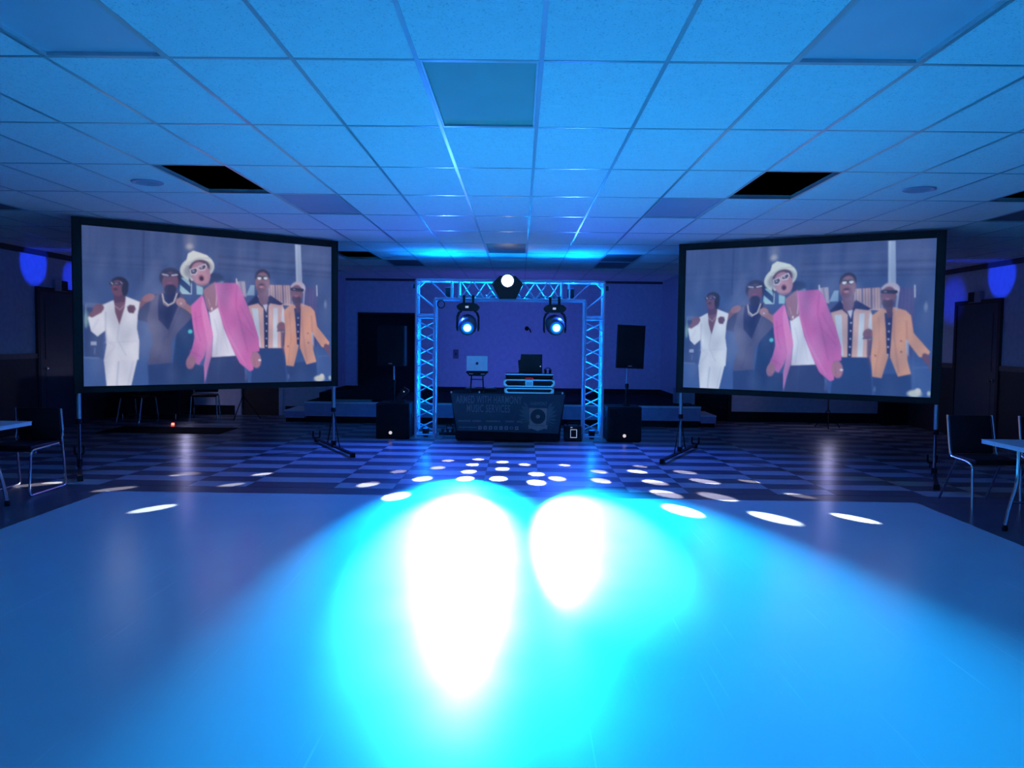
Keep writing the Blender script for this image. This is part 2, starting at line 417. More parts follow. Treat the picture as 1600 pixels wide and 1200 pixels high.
for n, (x0, x1, y0, y1, d) in enumerate(panels):
    if n < 300:
        key = (round(x1 - x0, 3), round(y1 - y0, 3))
        if key not in cache:
            hx, hy = (x1 - x0) / 2 - .003, (y1 - y0) / 2 - .003
            o = MB().box(-hx, hx, -hy, hy, .004, .02).obj('ceiling_tile', 'tile', ceil); cache[key] = o.data
            o.location = ((x0 + x1) / 2, (y0 + y1) / 2, CEIL)
        else:
            o = link('ceiling_tile', cache[key], ceil, ((x0 + x1) / 2, (y0 + y1) / 2, CEIL))
        if d < 1e4 and random.random() < .3:
            o.rotation_euler = (random.uniform(-.0006, .0006), random.uniform(-.001, .001), 0)
    else:
        restp.box(x0 + .003, x1 - .003, y0 + .003, y1 - .003, CEIL + .004, CEIL + .02)
restp.obj('far_ceiling_tile', 'tile', ceil, kind='stuff')
LL = {(-1, 0): 'unlit grey troffer light in the ceiling, nearest the middle of the photo top',
      (-4, -1): 'unlit milky troffer light cut off by the top left corner',
      (2, -1): 'unlit milky troffer light cut off by the top right corner',
      (-4, 3): 'unlit mauve troffer light above the left projection screen',
      (2, 3): 'unlit mauve troffer light above the left end of the right projection screen',
      (-10, 3): 'dark unlit troffer light at the left edge above the side wall',
      (8, 3): 'dark unlit troffer light at the right edge above the side wall',
      (-1, 6): 'small far troffer light above the lit centre fixture of the truss',
      (-4, 8): 'far dark troffer light behind the left end of the truss',
      (2, 8): 'far dark troffer light behind the right end of the truss',
      (2, 7): 'far dark troffer light just above the right end of the truss'}
for (i, j), m in lights.items():
    t = thing('ceiling_light', LL.get((i, j)) or 'unlit troffer light in the ceiling %s the picture' % ('left of' if i < -4 else ('right of' if i > 3 else 'above')), 'ceiling light',
              ((gx(i) + gx(i + 1)) / 2, (gy(j) + gy(j + 1)) / 2, CEIL), 0, 'troffer lights in the grid ceiling')
    hx, hy = S / 2 - .012, S - .012
    rec = .018 if m == 'dif_b' else .012
    f = MB()
    f.box(-hx, -hx + .012, -hy, hy, .001, rec + .02).box(hx - .012, hx, -hy, hy, .001, rec + .02)
    f.box(-hx + .012, hx - .012, -hy, -hy + .012, .001, rec + .02).box(-hx + .012, hx - .012, hy - .012, hy, .001, rec + .02)
    f.obj('fixture_frame', 'fframe', t)
    MB().box(-hx + .012, hx - .012, -hy + .012, hy - .012, rec, rec + .01).obj('diffuser', m, t)
    MB().box(-hx + .03, hx - .03, -hy + .03, hy - .03, rec + .011, rec + .1).obj('housing', 'fframe', t)
for x, y, lb in ((-3.31, 7.16, 'round grey ceiling speaker left of the black gap over the left screen'),
                 (3.45, 7.10, 'round grey ceiling speaker above the right screen')):
    t = thing('ceiling_speaker', lb, 'speaker', (x, y, CEIL), 0, 'round speakers set in the ceiling')
    MB().lathe([(.135, .003), (.135, -.006), (.12, -.010), (.115, -.006)], n=28).obj('trim_ring', 'dif_c', t, True)
    MB().lathe([(.114, .002), (.114, -.005), (.05, -.008), (.01, -.009)], n=24).obj('grille', mat('speaker_mesh', (.22, .24, .34), .6, bump=.3, bscale=250), t)

# grilles / signs over the side doors
t = thing('wall_vent', 'pale box with dark grille above the left side door', 'vent', (XL, 13.47, 2.37))
MB().box(.001, .06, -.18, .18, -.09, .09, .006).obj('box', 'plate', t)
g = MB().box(.061, .066, .0, .17, -.08, .08); g.obj('grille', 'grl', t)
b = MB()
for k in range(5): b.box(.067, .072, .005, .165, -.07 + k * .033, -.057 + k * .033)
b.obj('louver', 'dark', t)
t = thing('wall_vent', 'pale box with dark grille above the right side door', 'vent', (XR, 13.50, 2.37))
MB().box(-.06, -.001, -.18, .18, -.09, .09, .006).obj('box', 'plate', t)
MB().box(-.066, -.061, .0, .17, -.08, .08).obj('grille', 'grl', t)
b = MB()
for k in range(5): b.box(-.072, -.067, .005, .165, -.07 + k * .033, -.057 + k * .033)
b.obj('louver', 'dark', t)
t = thing('wall_socket', 'small switch plate on the alcove wall right of the left truss leg', 'socket', (-1.43, YS, 1.24))
MB().box(-.06, .06, -.012, -.001, -.1, .1, .004).obj('plate', 'sock', t)
MB().box(-.015, .015, -.02, -.0125, -.03, .03).obj('switch', 'grl', t)
t = thing('wall_hook', 'small dark bracket on the alcove wall between the moving heads', 'bracket', (.15, YS, 1.83))
MB().lathe([(.05, -.001), (.05, -.02), (.02, -.03)], (0, 0, 0), 'y', 12).obj('plate', 'black', t)
MB().tube(rounded([(0, -.02, 0), (.06, -.06, -.01), (.09, -.06, -.09)], .02), .012).obj('hook', 'black', t)

# ------------------------------------------------------------------ stage
t = thing('stage', 'low stage with pale front and dark carpet across the alcove', 'stage', (0, 0, 0))
SX0, SX1, SY0 = -3.95, 3.33, 14.72
MB().box(SX0, AX0 + .001, SY0, YB - .005, .12, STZ - .03).box(AX0 + .001, SX1, SY0, YB - .005, .12, STZ - .03).obj('front_panel', 'stagef', t)
MB().box(SX0 + .03, SX1 - .03, SY0 + .04, YB - .005, 0, .12).obj('toe_kick', 'black', t)
MB().box(SX0, SX1, SY0 + .03, YB - .005, STZ - .03, STZ).box(AX0 + .022, AX1 - .022, YB - .005, YS - .022, STZ - .05, STZ).obj('deck', 'stagec', t)
MB().box(SX0, SX1, SY0 - .01, SY0 + .03, STZ - .03, STZ + .005).obj('edge_strip', 'edge', t)
for x0, x1, lb in ((-4.33, -3.96, 'small pale step at the left end of the stage'), (3.34, 3.62, 'small pale step at the right end of the stage')):
    t = thing('stage_step', lb, 'step', ((x0 + x1) / 2, 15.1, 0), 0, 'steps at the stage ends')
    h = (x1 - x0) / 2
    MB().box(-h, h, -.35, .6, .08, .2, .004).obj('riser', 'stagef', t); MB().box(-h + .02, h - .02, -.32, .6, 0, .08).obj('toe_kick', 'black', t)
    MB().box(-h - .005, h + .005, -.36, .6, .2, .225, .004).obj('tread', 'edge', t)
# covered piano-like shape and bits on the stage behind the left speaker
t = thing('covered_keyboard', 'dark covered lump on the stage behind the left loudspeaker', 'covered equipment', (-3.15, 15.4, STZ + .006))
MB().prism([(-.62, 0), (.66, 0), (.66, .46), (.45, .44), (.22, .36), (.02, .2), (-.2, .16), (-.62, .14)], -.3, .3).xf(Matrix.Identity(4)).obj('cover', 'blackcloth', t)
tag(MB().box(-3.45, -2.75, 14.85, 15.0, STZ + .001, STZ + .035, .004).obj('cable_ramp', 'steel'), 'flat grey strip lying on the stage edge behind the left screen leg', 'cable ramp')
o = MB().box(2.98, 3.32, 15.2, 15.6, STZ + .001, STZ + .30, .01).obj('stage_box', 'plate'); tag(o, 'greyish box on the right end of the stage', 'box')
t = thing('cable_coil', 'thin black cable looped on the right end of the stage', 'cable', (3.05, 15.02, STZ))
MB().tube([(.16 * math.cos(a) * (1 + .1 * math.sin(3 * a)), .1 * math.sin(a), .012 + .01 * (1 + math.sin(2 * a))) for a in [k * .35 for k in range(40)]], .008, 6).obj('loop', 'black', t)

# ------------------------------------------------------------------ lighting truss
TX0, TX1, TY0, TY1, TZ = -1.62, 1.30, 12.54, 12.83, 2.475
W = .29
truss = thing('lighting_truss', 'aluminium box truss arch glowing blue over the DJ table', 'truss', (0, 0, 0))
R = .021; rb = .0095
diag_cache = {}
def brace(parent, a, b, r=rb):
    a, b = Vector(a), Vector(b); L = (b - a).length; key = (round(L, 3), r)
    if key not in diag_cache:
        me = MB().tube([(0, 0, -L / 2), (0, 0, L / 2)], r, 6).obj('brace', 'alub', parent); diag_cache[key] = me.data
        o = me
    else:
        o = link('brace', diag_cache[key], parent)
    o.location = (a + b) / 2; o.rotation_mode = 'QUATERNION'; o.rotation_quaternion = (b - a).to_track_quat('Z', 'Y')
    return o
def chord(parent, a, b, r=R):
    return MB().tube([a, b], r, 10).obj('chord', 'alu', parent, True)
CZ = TZ - .56      # top of straight column / bottom of the corner block
for side, x0, x1 in (('l', TX0, TX0 + W), ('r', TX1 - W, TX1)):
    c = MB(); c2 = MB()
    for z, c_ in ((.06, c), (CZ - .02, c2)):
        for xa, ya, xb, yb in ((x0, TY0, x1, TY0), (x0, TY1, x1, TY1), (x0, TY0, x0, TY1), (x1, TY0, x1, TY1)):
            c_.tube([(xa, ya, z), (xb, yb, z)], .014, 6)
    col = c.obj('truss_column', 'alub', truss); col['label'] = ('left' if side == 'l' else 'right') + ' upright of the truss'
    c2.obj('collar', 'alub', col)
    xs = x0 + .03 if side == 'l' else x1 - .03
    MB().box(xs - .008, xs + .008, TY1 - .012, TY1 - .004, .12, CZ - .04).obj('led_strip', 'ledb', col)
    for zl in (.45, .85, 1.25, 1.65):
        lamp('POINT', ((x0 + x1) / 2, 12.70, zl), 4.5, (.0, .24, 1), size=.02, name='truss_lamp')  # point lamps added up the upright as the LED strip's light
    for x in (x0, x1):
        for y in (TY0, TY1): chord(col, (x, y, .012), (x, y, CZ))
    n = 9; h = (CZ - .14) / n
    for k in range(n):
        za, zb = .10 + k * h, .10 + (k + 1) * h
        p = k % 2; za += .028; zb -= .028
        xa, xb = (x0, x1) if p else (x1, x0)
        brace(col, (xa, TY0, za), (xb, TY0, zb)); brace(col, (xb, TY1, za), (xa, TY1, zb))
        ya, yb = (TY0, TY1) if p else (TY1, TY0)
        brace(col, (x0, ya, za), (x0, yb, zb)); brace(col, (x1, yb, za), (x1, ya, zb))
    bx = (x0 + x1) / 2
    MB().box(*((-1.69, -1.20) if side == 'l' else (.985, 1.355)), TY0 - .12, TY1 + .12, .0015, .012, .003).obj('base_plate', 'steel', truss)
    # corner block
    cb = MB(); s = 1 if side == 'l' else -1
    xo, xi = (x0, x1) if side == 'l' else (x1, x0)
    xe = xo + s * .56
    for y in (TY0, TY1):
        cb.tube([(xo, y, CZ), (xo, y, TZ)], R, 10).tube([(xo, y, TZ), (xe, y, TZ)], R, 10)
        cb.tube([(xi, y, CZ), (xi, y, TZ - W)], R, 10).tube([(xi, y, TZ - W), (xe, y, TZ - W)], R, 10)
        cb.tube([(xo + s * .11, y, TZ), (xo, y, TZ - .11)], .011, 6)
        cb.tube([(xo + s * .2, y, TZ), (xe - s * .06, y, TZ - W)], .010, 6)
        cb.tube([(xo, y, TZ - .2), (xi, y, TZ - .44)], .010, 6)
        cb.tube([(xo, y, CZ + .02), (xi, y, CZ + .02)], .014, 6)
        cb.tube([(xe - s * .02, y, TZ), (xe - s * .02, y, TZ - W)], .012, 6)
    for x, z in ((xo, TZ), (xi, TZ - W), (xe - s * .02, TZ), (xe - s * .02, TZ - W), (xo, CZ + .02), (xi, CZ + .02), (xo, TZ - .28)):
        cb.tube([(x, TY0, z), (x, TY1, z)], .011, 6)
    cb.obj('corner_block', 'alu', truss, True)
bx0, bx1 = TX0 + .56, TX1 - .56
c = MB()
for x in (bx0 + .10, bx1 - .10):
    for ya, za, yb, zb in ((TY0, TZ, TY0, TZ - W), (TY1, TZ, TY1, TZ - W), (TY0, TZ, TY1, TZ), (TY0, TZ - W, TY1, TZ - W)):
        c.tube([(x, ya, za), (x, yb, zb)], .013, 6)
beam = c.obj('truss_beam', 'alub', truss)
for z in (TZ, TZ - W):
    for y in (TY0, TY1): chord(beam, (bx0, y, z), (bx1, y, z))
n = 8; h = (bx1 - bx0 - .24) / n
for k in range(n):
    xa, xb = bx0 + .12 + k * h, bx0 + .12 + (k + 1) * h
    za, zb = (TZ, TZ - W) if k % 2 else (TZ - W, TZ)
    brace(beam, (xa, TY0, za), (xb, TY0, zb)); brace(beam, (xa, TY1, zb), (xb, TY1, za))
    ya, yb = (TY0, TY1) if k % 2 else (TY1, TY0)
    brace(beam, (xa, ya, TZ), (xb, yb, TZ)); brace(beam, (xa, yb, TZ - W), (xb, ya, TZ - W))

# LED par cans in the truss
def par_can(x, y, z, aim, lb, on='ledb', s=1.0):
    t = thing('par_light', lb, 'stage light', (x, y, z), 0, 'LED par lights fixed in the truss')
    q = (Vector(aim) - Vector((x, y, z))).to_track_quat('Z', 'Y').to_matrix().to_4x4()
    MB().lathe([(.035 * s, -.07 * s), (.05 * s, -.05 * s), (.052 * s, .05 * s), (.056 * s, .06 * s), (.05 * s, .062 * s)], n=18).xf(q).obj('housing', 'plast', t, True)
    MB().lathe([(.046 * s, .0625 * s), (.04 * s, .066 * s)], n=18).xf(q).obj('lens', on, t)
    return t
for x, tgt, lb in ((-1.475, (-1.475, 12.685, 3), 'black LED can standing inside the foot of the left truss upright'),
                   (1.155, (1.155, 12.685, 3), 'black LED can standing inside the foot of the right truss upright')):
    par_can(x, 12.685, .085, tgt, lb)
    lamp('SPOT', (x, 12.685, .16), 170, (.0, .16, 1), (x, 12.685, 3), .03, 62, .9, 'truss_lamp')
    lamp('POINT', (x, 12.685, 2.33), 6, (.0, .22, 1), size=.02, name='truss_lamp')  # bare point lamp inside the truss corner, no can here
par_can(-1.13, 12.70, 2.30, (-1.13, 12.7, 3), 'black LED can in the left part of the truss beam', s=1.1)
par_can(.79, 12.70, 2.30, (.79, 12.7, 3), 'black LED can in the right part of the truss beam', s=1.1)
for x in (-1.13, .79):
    lamp('SPOT', (x, 12.70, 2.40), 90, (.0, .22, 1), (x, 12.6, 3), .03, 150, .6, 'truss_lamp')
for x, p in ((-.85, 5), (-.5, 5), (.1, 5), (.45, 5)):
    lamp('POINT', (x, 12.69, 2.33), p * 1.3, (.0, .32, 1), size=.015, name='truss_lamp')  # bare point lamps added along the beam to brighten its braces
# blue beams thrown on the side walls
lamp('SPOT', (-1.82, 12.9, 2.40), 1700, (.01, .05, 1), (-7.75, 12.80, 2.69), .03, 7.5, .35, 'truss_lamp')
lamp('SPOT', (-1.82, 12.9, 2.36), 1300, (.01, .04, 1), (-7.75, 13.86, 2.55), .03, 5.5, .6, 'truss_lamp')
lamp('SPOT', (1.50, 12.9, 2.40), 1700, (.01, .05, 1), (7.60, 12.86, 2.69), .03, 7.5, .35, 'truss_lamp')
lamp('SPOT', (1.50, 12.9, 2.36), 900, (.01, .04, 1), (7.60, 14.25, 2.35), .03, 9, .8, 'truss_lamp')
t = par_can(-1.68, 12.9, 2.40, (-7.75, 12.8, 2.69), 'small LED can on the back of the left truss corner aimed at the side wall', s=.7)
t = par_can(1.36, 12.9, 2.40, (7.6, 12.8, 2.69), 'small LED can on the back of the right truss corner aimed at the side wall', s=.7)

# cables on the truss
t = thing('truss_cable', 'black cable run lying loosely along the truss beam', 'cable')
pts = []
for k in range(60):
    x = -1.0 + k * 1.7 / 59
    pts.append((x, 12.62 + .02 * math.sin(k * 1.3), 2.215 + .03 * abs(math.sin(k * .7)) + .012 * math.sin(k * 2.1)))
MB().tube(pts, .010, 6).obj('cord', mat('cable_rubber', (.05, .07, .12), .35), t)
t = thing('hanging_cable', 'coiled black cable hanging under the left end of the truss beam', 'cable', (-1.23, 12.5, 2.10))
MB().tube([(.055 * math.cos(a), .02 * math.sin(a * .5), .06 * math.sin(a)) for a in [k * .4 for k in range(34)]], .007, 6).obj('loop', 'black', t)

# moving heads
def moving_head(pos, ax, ztop, lb):
    t = thing('moving_head', lb, 'stage light', (pos.x, 12.42, ztop), 0, 'moving heads hanging from the truss')
    o = Vector((pos.x, 12.42, ztop))
    for sx in (-.07, .07):
        MB().box(sx - .018, sx + .018, .05, .12, -.125, -.03, .004).lathe([(.036, -.02), (.036, .02)], (sx, .12, -.02), 'x', 12).obj('clamp', 'plast', t)
    MB().prism([(-.13, -.13), (-.172, -.165), (-.168, -.195), (-.13, -.235), (.13, -.235), (.168, -.195), (.172, -.165), (.13, -.13), (.08, -.115), (-.08, -.115)], -.09, .14).obj('base', 'plast', t)
    MB().box(-.035, .012, -.098, -.091, -.195, -.165).obj('display', 'whiteled', t)
    for sgn in (-1, 1):
        MB().prism([(sgn * .10, -.236), (sgn * .150, -.255), (sgn * .176, -.32), (sgn * .178, -.50), (sgn * .168, -.545), (sgn * .150, -.55), (sgn * .150, -.34), (sgn * .12, -.27), (sgn * .09, -.25)], -.06, .06).obj('yoke_arm', 'plast', t)
    q = ax.to_track_quat('Z', 'Y').to_matrix().to_4x4()
    rel = pos - o
    T = Matrix.Translation(rel) @ q
    MB().lathe([(.07, -.20), (.115, -.17), (.142, -.08), (.146, .03), (.142, .12), (.130, .165), (.112, .18)], n=12).xf(T).obj('head', 'headp', t, True)
    MB().lathe([(.112, .178), (.118, .190), (.112, .198), (.098, .192)], n=28).xf(T).obj('bezel', 'headp', t, True)
    MB().lathe([(.098, .186), (.092, .193), (.070, .195)], n=28).xf(T).obj('outer_bloom', 'ringd', t, True)  # ring carries the lens bloom
    MB().lathe([(.070, .190), (.066, .199), (.050, .201)], n=28).xf(T).obj('inner_bloom', 'ringc', t, True)  # brighter bloom close round the lens
    MB().lathe([(.052, .199), (.042, .208), (.02, .212)], n=28).xf(T).obj('lens', 'lensc', t, True)
moving_head(HEAD_L, AX_L, 2.235, 'black moving head with cyan lens hanging from the left half of the truss')
moving_head(HEAD_R, AX_R, 2.225, 'black moving head with cyan lens hanging from the right half of the truss')

# centre effect light
FXC = Vector((-.2, 12.36, 2.40))
t = thing('effect_light', 'black six-sided effect light with glaring white lens in the middle of the truss', 'stage light', FXC)
MB().prism([(-.24, .01), (-.12, .13), (.12, .13), (.24, .01), (.13, -.21), (-.13, -.21)], -.08, .10).obj('housing', 'plast', t)
MB().box(-.06, .06, .0, .10, .13, .175, .005).obj('top_knob', 'plast', t)
MB().lathe([(.115, -.081), (.11, -.10), (.095, -.10)], (0, 0, .055), 'y', 20).obj('lens_rim', 'glassd', t)
MB().lathe([(.098, -.0815), (.08, -.118), (.05, -.135), (.02, -.14)], (0, 0, .055), 'y', 20).obj('lens', 'lensw', t, True)
b = MB()
for k in range(6):
    a = k * PI / 3 + .3
    b.lathe([(.018, -.112), (.012, -.128)], (.068 * math.cos(a), 0, .055 + .068 * math.sin(a)), 'y', 8)
b.obj('lens_facet', 'lensd', t)
MB().box(-.03, .03, .101, .19, -.06, .06).obj('bracket', 'plast', t)
# its dots of white light on the floor
DOTS = [(-.9, 10.23, 1), (-.52, 10.37, 1), (-.2, 10.18, 1.2), (.08, 9.99, 1), (-.97, 9.64, .9), (-.57, 9.93, 1.2), (-1.4, 9.32, .6), (-1.06, 8.86, 1.6),
        (-.58, 9.39, 1.2), (-.19, 9.62, 1.2), (-.59, 8.9, 1.3), (-.22, 8.93, 1.3), (.21, 9.28, 1.2), (.2, 8.72, 1), (.44, 8.99, 1), (.96, 9.53, 1), (.92, 8.9, 1.2),
        (-1.59, 8.46, .5), (1.42, 9.57, 1), (1.52, 9.97, .7), (1.51, 8.83, 1.2), (.58, 9.99, .6), (1.99, 9.57, .9), (2.08, 8.96, 1.2), (2.59, 9.0, .8), (1.51, 8.16, 1.2),
        (1.51, 7.35, 1.3), (2.0, 8.06, 1), (2.88, 8.16, .55), (-1.19, 7.85, 1.4), (2.27, 7.08, .7), (3.0, 7.12, 1), (-3.74, 8.93, .8), (-2.89, 9.01, .5), (-3.0, 8.31, .25),
        (-4.06, 8.0, .8), (-3.26, 7.1, .5), (-4.95, 8.19, .6)]
src = FXC + Vector((0, -.16, .05))
for x, y, k in DOTS:
    d = (Vector((x, y, 0)) - src).length
    if abs(x) > 2.5: c = 1.75
    else: c = 2.5 if k < .9 else 2.9
    lamp('SPOT', src, 9500 * k * (d / 4) ** 2 * .8, (1, .97, .85) if abs(x) > 2.5 else (1, 1, 1), (x, y, 0), .012, c, .45, 'effect_beam')

# ------------------------------------------------------------------ loudspeakers
def sub(x0, x1, y0, h, lb):
    t = thing('subwoofer', lb, 'speaker', ((x0 + x1) / 2, y0, 0), 0, 'subwoofers either side of the truss')
    hw = (x1 - x0) / 2
    MB().box(-hw, hw, .02, .62, .002, h, .015).obj('cabinet', 'cab', t)
    MB().box(-hw + .02, hw - .02, 0, .019, .03, h - .03, .006).obj('grille', 'grille', t)
    MB().lathe([(.026, -.001), (.026, -.006), (.02, -.010)], (-.03 if x0 < 0 else .0, 0, .10), 'y', 14).obj('badge', 'logo', t)
    for s in (-1, 1): MB().box(s * (hw + .001), s * (hw + .012), .22, .42, h * .55, h * .68, .003).obj('handle', 'plast', t)
    return t
sub(-2.22, -1.70, 12.40, .555, 'black subwoofer box on the floor left of the truss')
sub(1.37, 1.90, 12.40, .545, 'black subwoofer box on the floor right of the truss')
def top_speaker(x, y, z0, z1, w, tilt, lb, lbp, zsub, yaw):
    p = thing('speaker_pole', lbp, 'pole', (x, y, zsub), 0, 'poles carrying the loudspeakers')
    MB().lathe([(.06, .001), (.06, .012), (.022, .02), (.020, .30)], n=14).obj('lower_tube', 'black', p, True)
    MB().lathe([(.014, .301), (.014, z0 - zsub - .002)], n=12).obj('upper_tube', 'steel', p, True)
    MB().lathe([(.028, .28), (.03, .30), (.03, .34), (.018, .35)], n=12).obj('collar', 'black', p, True)
    t = thing('loudspeaker', lb, 'speaker', (x, y, z0), yaw, 'loudspeakers on poles')
    h = z1 - z0
    m = Matrix.Rotation(tilt, 4, 'Y')
    MB().prism([(-w / 2, -.17), (w / 2, -.17), (w / 2 - .07, .2), (-w / 2 + .07, .2)], 0, h, 'z').xf(m).obj('cabinet', 'cab', t)
    MB().box(-w / 2 + .012, w / 2 - .012, -.188, -.171, .015, h - .015, .004).xf(m).obj('grille', 'grille', t)
    MB().box(-.03, .03, -.192, -.189, .03, .045).xf(m).obj('badge', 'steel', t)
top_speaker(-1.99, 12.72, 1.13, 1.76, .44, .0, 'black loudspeaker on a pole left of the truss against the dark doorway', 'black pole on the left subwoofer', .556, -.15)
top_speaker(1.70, 12.72, 1.14, 1.815, .44, .03, 'black loudspeaker on a pole right of the truss against the violet wall', 'black pole on the right subwoofer', .546, .08)
t = thing('mini_light', 'small black swivelling light sitting on the left subwoofer', 'stage light', (-1.84, 12.55, .556))
MB().box(-.09, .06, -.06, .06, 0, .05, .008).obj('base', 'plast', t)
MB().prism([(-.10, .05), (-.03, .05), (.10, .16), (.12, .20), (.04, .25), (-.02, .19)], -.035, .035).obj('head', 'plast', t)
MB().box(.03, .05, -.041, -.036, .17, .185).obj('indicator', 'whiteled', t)

# ------------------------------------------------------------------ projection screens
def srgb(*c): return tuple(x / 255 for x in c)
def painted_frame():
    GW, GH = 400, 226
    src4 = [(84, 107), (1522, 213), (1527, 1000), (110, 1014)]
    uv4 = [(0, 0), (1, 0), (1, 1), (0, 1)]
    A = []; B = []
    for (u, v), (x, y) in zip(uv4, src4):
        A.append([u, v, 1, 0, 0, 0, -u * x, -v * x]); B.append(x)
        A.append([0, 0, 0, u, v, 1, -u * y, -v * y]); B.append(y)
    H = np.append(np.linalg.solve(np.array(A, float), np.array(B, float)), 1).reshape(3, 3)
    u, v = np.meshgrid(np.linspace(0, 1, GW), np.linspace(0, 1, GH))
    q = H @ np.stack([u.ravel(), v.ravel(), np.ones(u.size)])
    X = q[0] / q[2]; Y = q[1] / q[2]
    img = np.zeros((X.size, 3))
    def mix(a, c):
        img[:] = img * (1 - a[:, None]) + np.array(srgb(*c)) * a[:, None]
    def poly(pts, c, soft=4, op=1):
        P = np.array(pts, float); n = len(P)
        inside = np.zeros(X.size, bool); dist = np.full(X.size, 1e9)
        for i in range(n):
            x1, y1 = P[i]; x2, y2 = P[(i + 1) % n]
            if y1 != y2:
                cnd = ((y1 > Y) != (y2 > Y)) & (X < (x2 - x1) * (Y - y1) / (y2 - y1) + x1)
                inside ^= cnd
            dx, dy = x2 - x1, y2 - y1; L2 = dx * dx + dy * dy + 1e-9
            t = np.clip(((X - x1) * dx + (Y - y1) * dy) / L2, 0, 1)
            dist = np.minimum(dist, np.hypot(X - x1 - t * dx, Y - y1 - t * dy))
        sd = np.where(inside, dist, -dist)
        mix(np.clip(.5 + sd / soft, 0, 1) * op, c)
    def ell(cx, cy, rx, ry, c, rot=0, soft=4, op=1):
        a = math.radians(rot); dx, dy = X - cx, Y - cy
        ex = (dx * math.cos(a) + dy * math.sin(a)) / rx; ey = (-dx * math.sin(a) + dy * math.cos(a)) / ry
        d = (1 - np.hypot(ex, ey)) * min(rx, ry)
        mix(np.clip(.5 + d / soft, 0, 1) * op, c)
    def line(pts, wd, c, soft=3, op=1):
        dist = np.full(X.size, 1e9)
        for (x1, y1), (x2, y2) in zip(pts, pts[1:]):
            dx, dy = x2 - x1, y2 - y1; L2 = dx * dx + dy * dy + 1e-9
            t = np.clip(((X - x1) * dx + (Y - y1) * dy) / L2, 0, 1)
            dist = np.minimum(dist, np.hypot(X - x1 - t * dx, Y - y1 - t * dy))
        mix(np.clip(.5 + (wd / 2 - dist) / soft, 0, 1) * op, c)
    # backdrop: dark shop front
    g = np.clip((Y - 100) / 900, 0, 1)[:, None]
    img[:] = np.array(srgb(68, 80, 128)) * (1 - g) + np.array(srgb(66, 92, 152)) * g
    rs = np.random.RandomState(3)
    for _ in range(26):
        x = rs.uniform(80, 1500); wdt = rs.uniform(6, 40)
        line([(x, 100), (x, rs.uniform(250, 420))], wdt, (92, 104, 150) if rs.rand() < .5 else (52, 62, 108), 14, .22)
    line([(430, 120), (430, 420)], 10, (48, 56, 100), 8, .6)
    for y, c in ((300, (52, 60, 104)), (322, (86, 98, 146)), (345, (46, 54, 98)), (250, (80, 92, 140)), (370, (54, 64, 108))):
        line([(860, y - 24), (1520, y + 22)], 12, c, 10, .55); line([(90, y - 30), (560, y - 10)], 7, c, 10, .3)
    poly([(90, 560), (210, 545), (215, 860), (110, 850)], (44, 56, 104), 14, .7)
    poly([(110, 545), (215, 548), (215, 570), (120, 572)], (120, 135, 175), 8, .5); line([(115, 560), (118, 680)], 8, (150, 175, 190), 6, .6)
    ell(120, 640, 14, 40, (150, 190, 180), 0, 14, .6)
    poly([(145, 762), (178, 762), (178, 784), (145, 784)], (170, 180, 210), 5, .9); line([(168, 800), (168, 830)], 4, (160, 175, 210), 4, .7)
    line([(110, 852), (190, 856)], 8, (120, 140, 190), 6, .6)
    ell(692, 190, 26, 50, (150, 150, 170), 0, 40, .55); ell(692, 222, 20, 16, (215, 205, 200), 0, 20, .6)
    ell(600, 130, 14, 40, (120, 125, 160), 0, 30, .4)
    poly([(630, 392), (700, 390), (706, 497), (632, 492)], (48, 66, 115)); poly([(640, 400), (690, 400), (698, 450)], (160, 200, 212)); poly([(636, 492), (640, 440), (700, 492)], (165, 205, 218))
    line([(704, 400), (704, 494), (636, 490)], 5, (200, 215, 230))
    poly([(732, 440), (770, 455), (770, 498), (734, 496)], (150, 190, 208)); poly([(840, 400), (890, 420), (880, 440), (840, 432)], (120, 170, 195))
    ell(830, 400, 56, 30, (44, 52, 92), 0, 14, .9)
    poly([(958, 420), (1012, 418), (1022, 510), (985, 500)], (175, 165, 185)); line([(962, 405), (966, 440)], 8, (220, 215, 225))
    line([(985, 425), (1000, 500)], 8, (120, 110, 150), 4, .7)
    poly([(1020, 500), (1044, 440), (1068, 440), (1068, 500)], (150, 185, 215)); poly([(1076, 440), (1100, 440), (1080, 500)], (60, 80, 130))
    poly([(1150, 438), (1290, 440), (1290, 560), (1230, 555), (1150, 500)], (205, 175, 175))
    for k in range(9):
        x = 1158 + k * 15; line([(x, 440), (x + 6, 545)], 5 + k % 3 * 2, ((120, 95, 125), (170, 130, 135), (90, 85, 130))[k % 3], 4, .8)
    poly([(1365, 450), (1435, 452), (1440, 800), (1370, 780)], (78, 72, 125), 8, .8)
    for k in range(4): line([(1378 + k * 17, 455), (1382 + k * 17, 700)], 6, (110, 85, 140), 6, .6)
    line([(1435, 440), (1438, 500)], 6, (215, 220, 235))
    poly([(1303, 200), (1338, 203), (1350, 440), (1312, 440)], (160, 176, 208), 6); line([(1312, 205), (1320, 420)], 8, (185, 198, 222), 6, .8)
    ell(1488, 550, 8, 22, (150, 170, 200), 0, 8, .7); line([(1440, 700), (1450, 980)], 6, (90, 110, 165), 10, .5)
    line([(1450, 855), (1520, 850)], 6, (105, 130, 180), 8, .5)
    BR, BRD = (118, 78, 98), (92, 60, 84)
    # man in grey suit
    poly([(640, 560), (720, 620), (720, 760), (700, 900), (790, 900), (790, 1010), (590, 1010)], (40, 58, 108), 8)
    poly([(462, 885), (600, 885), (610, 1012), (470, 1012)], (46, 62, 115), 8)
    poly([(385, 575), (500, 495), (550, 480), (545, 560), (470, 600), (480, 660), (400, 640)], (52, 56, 96), 6)
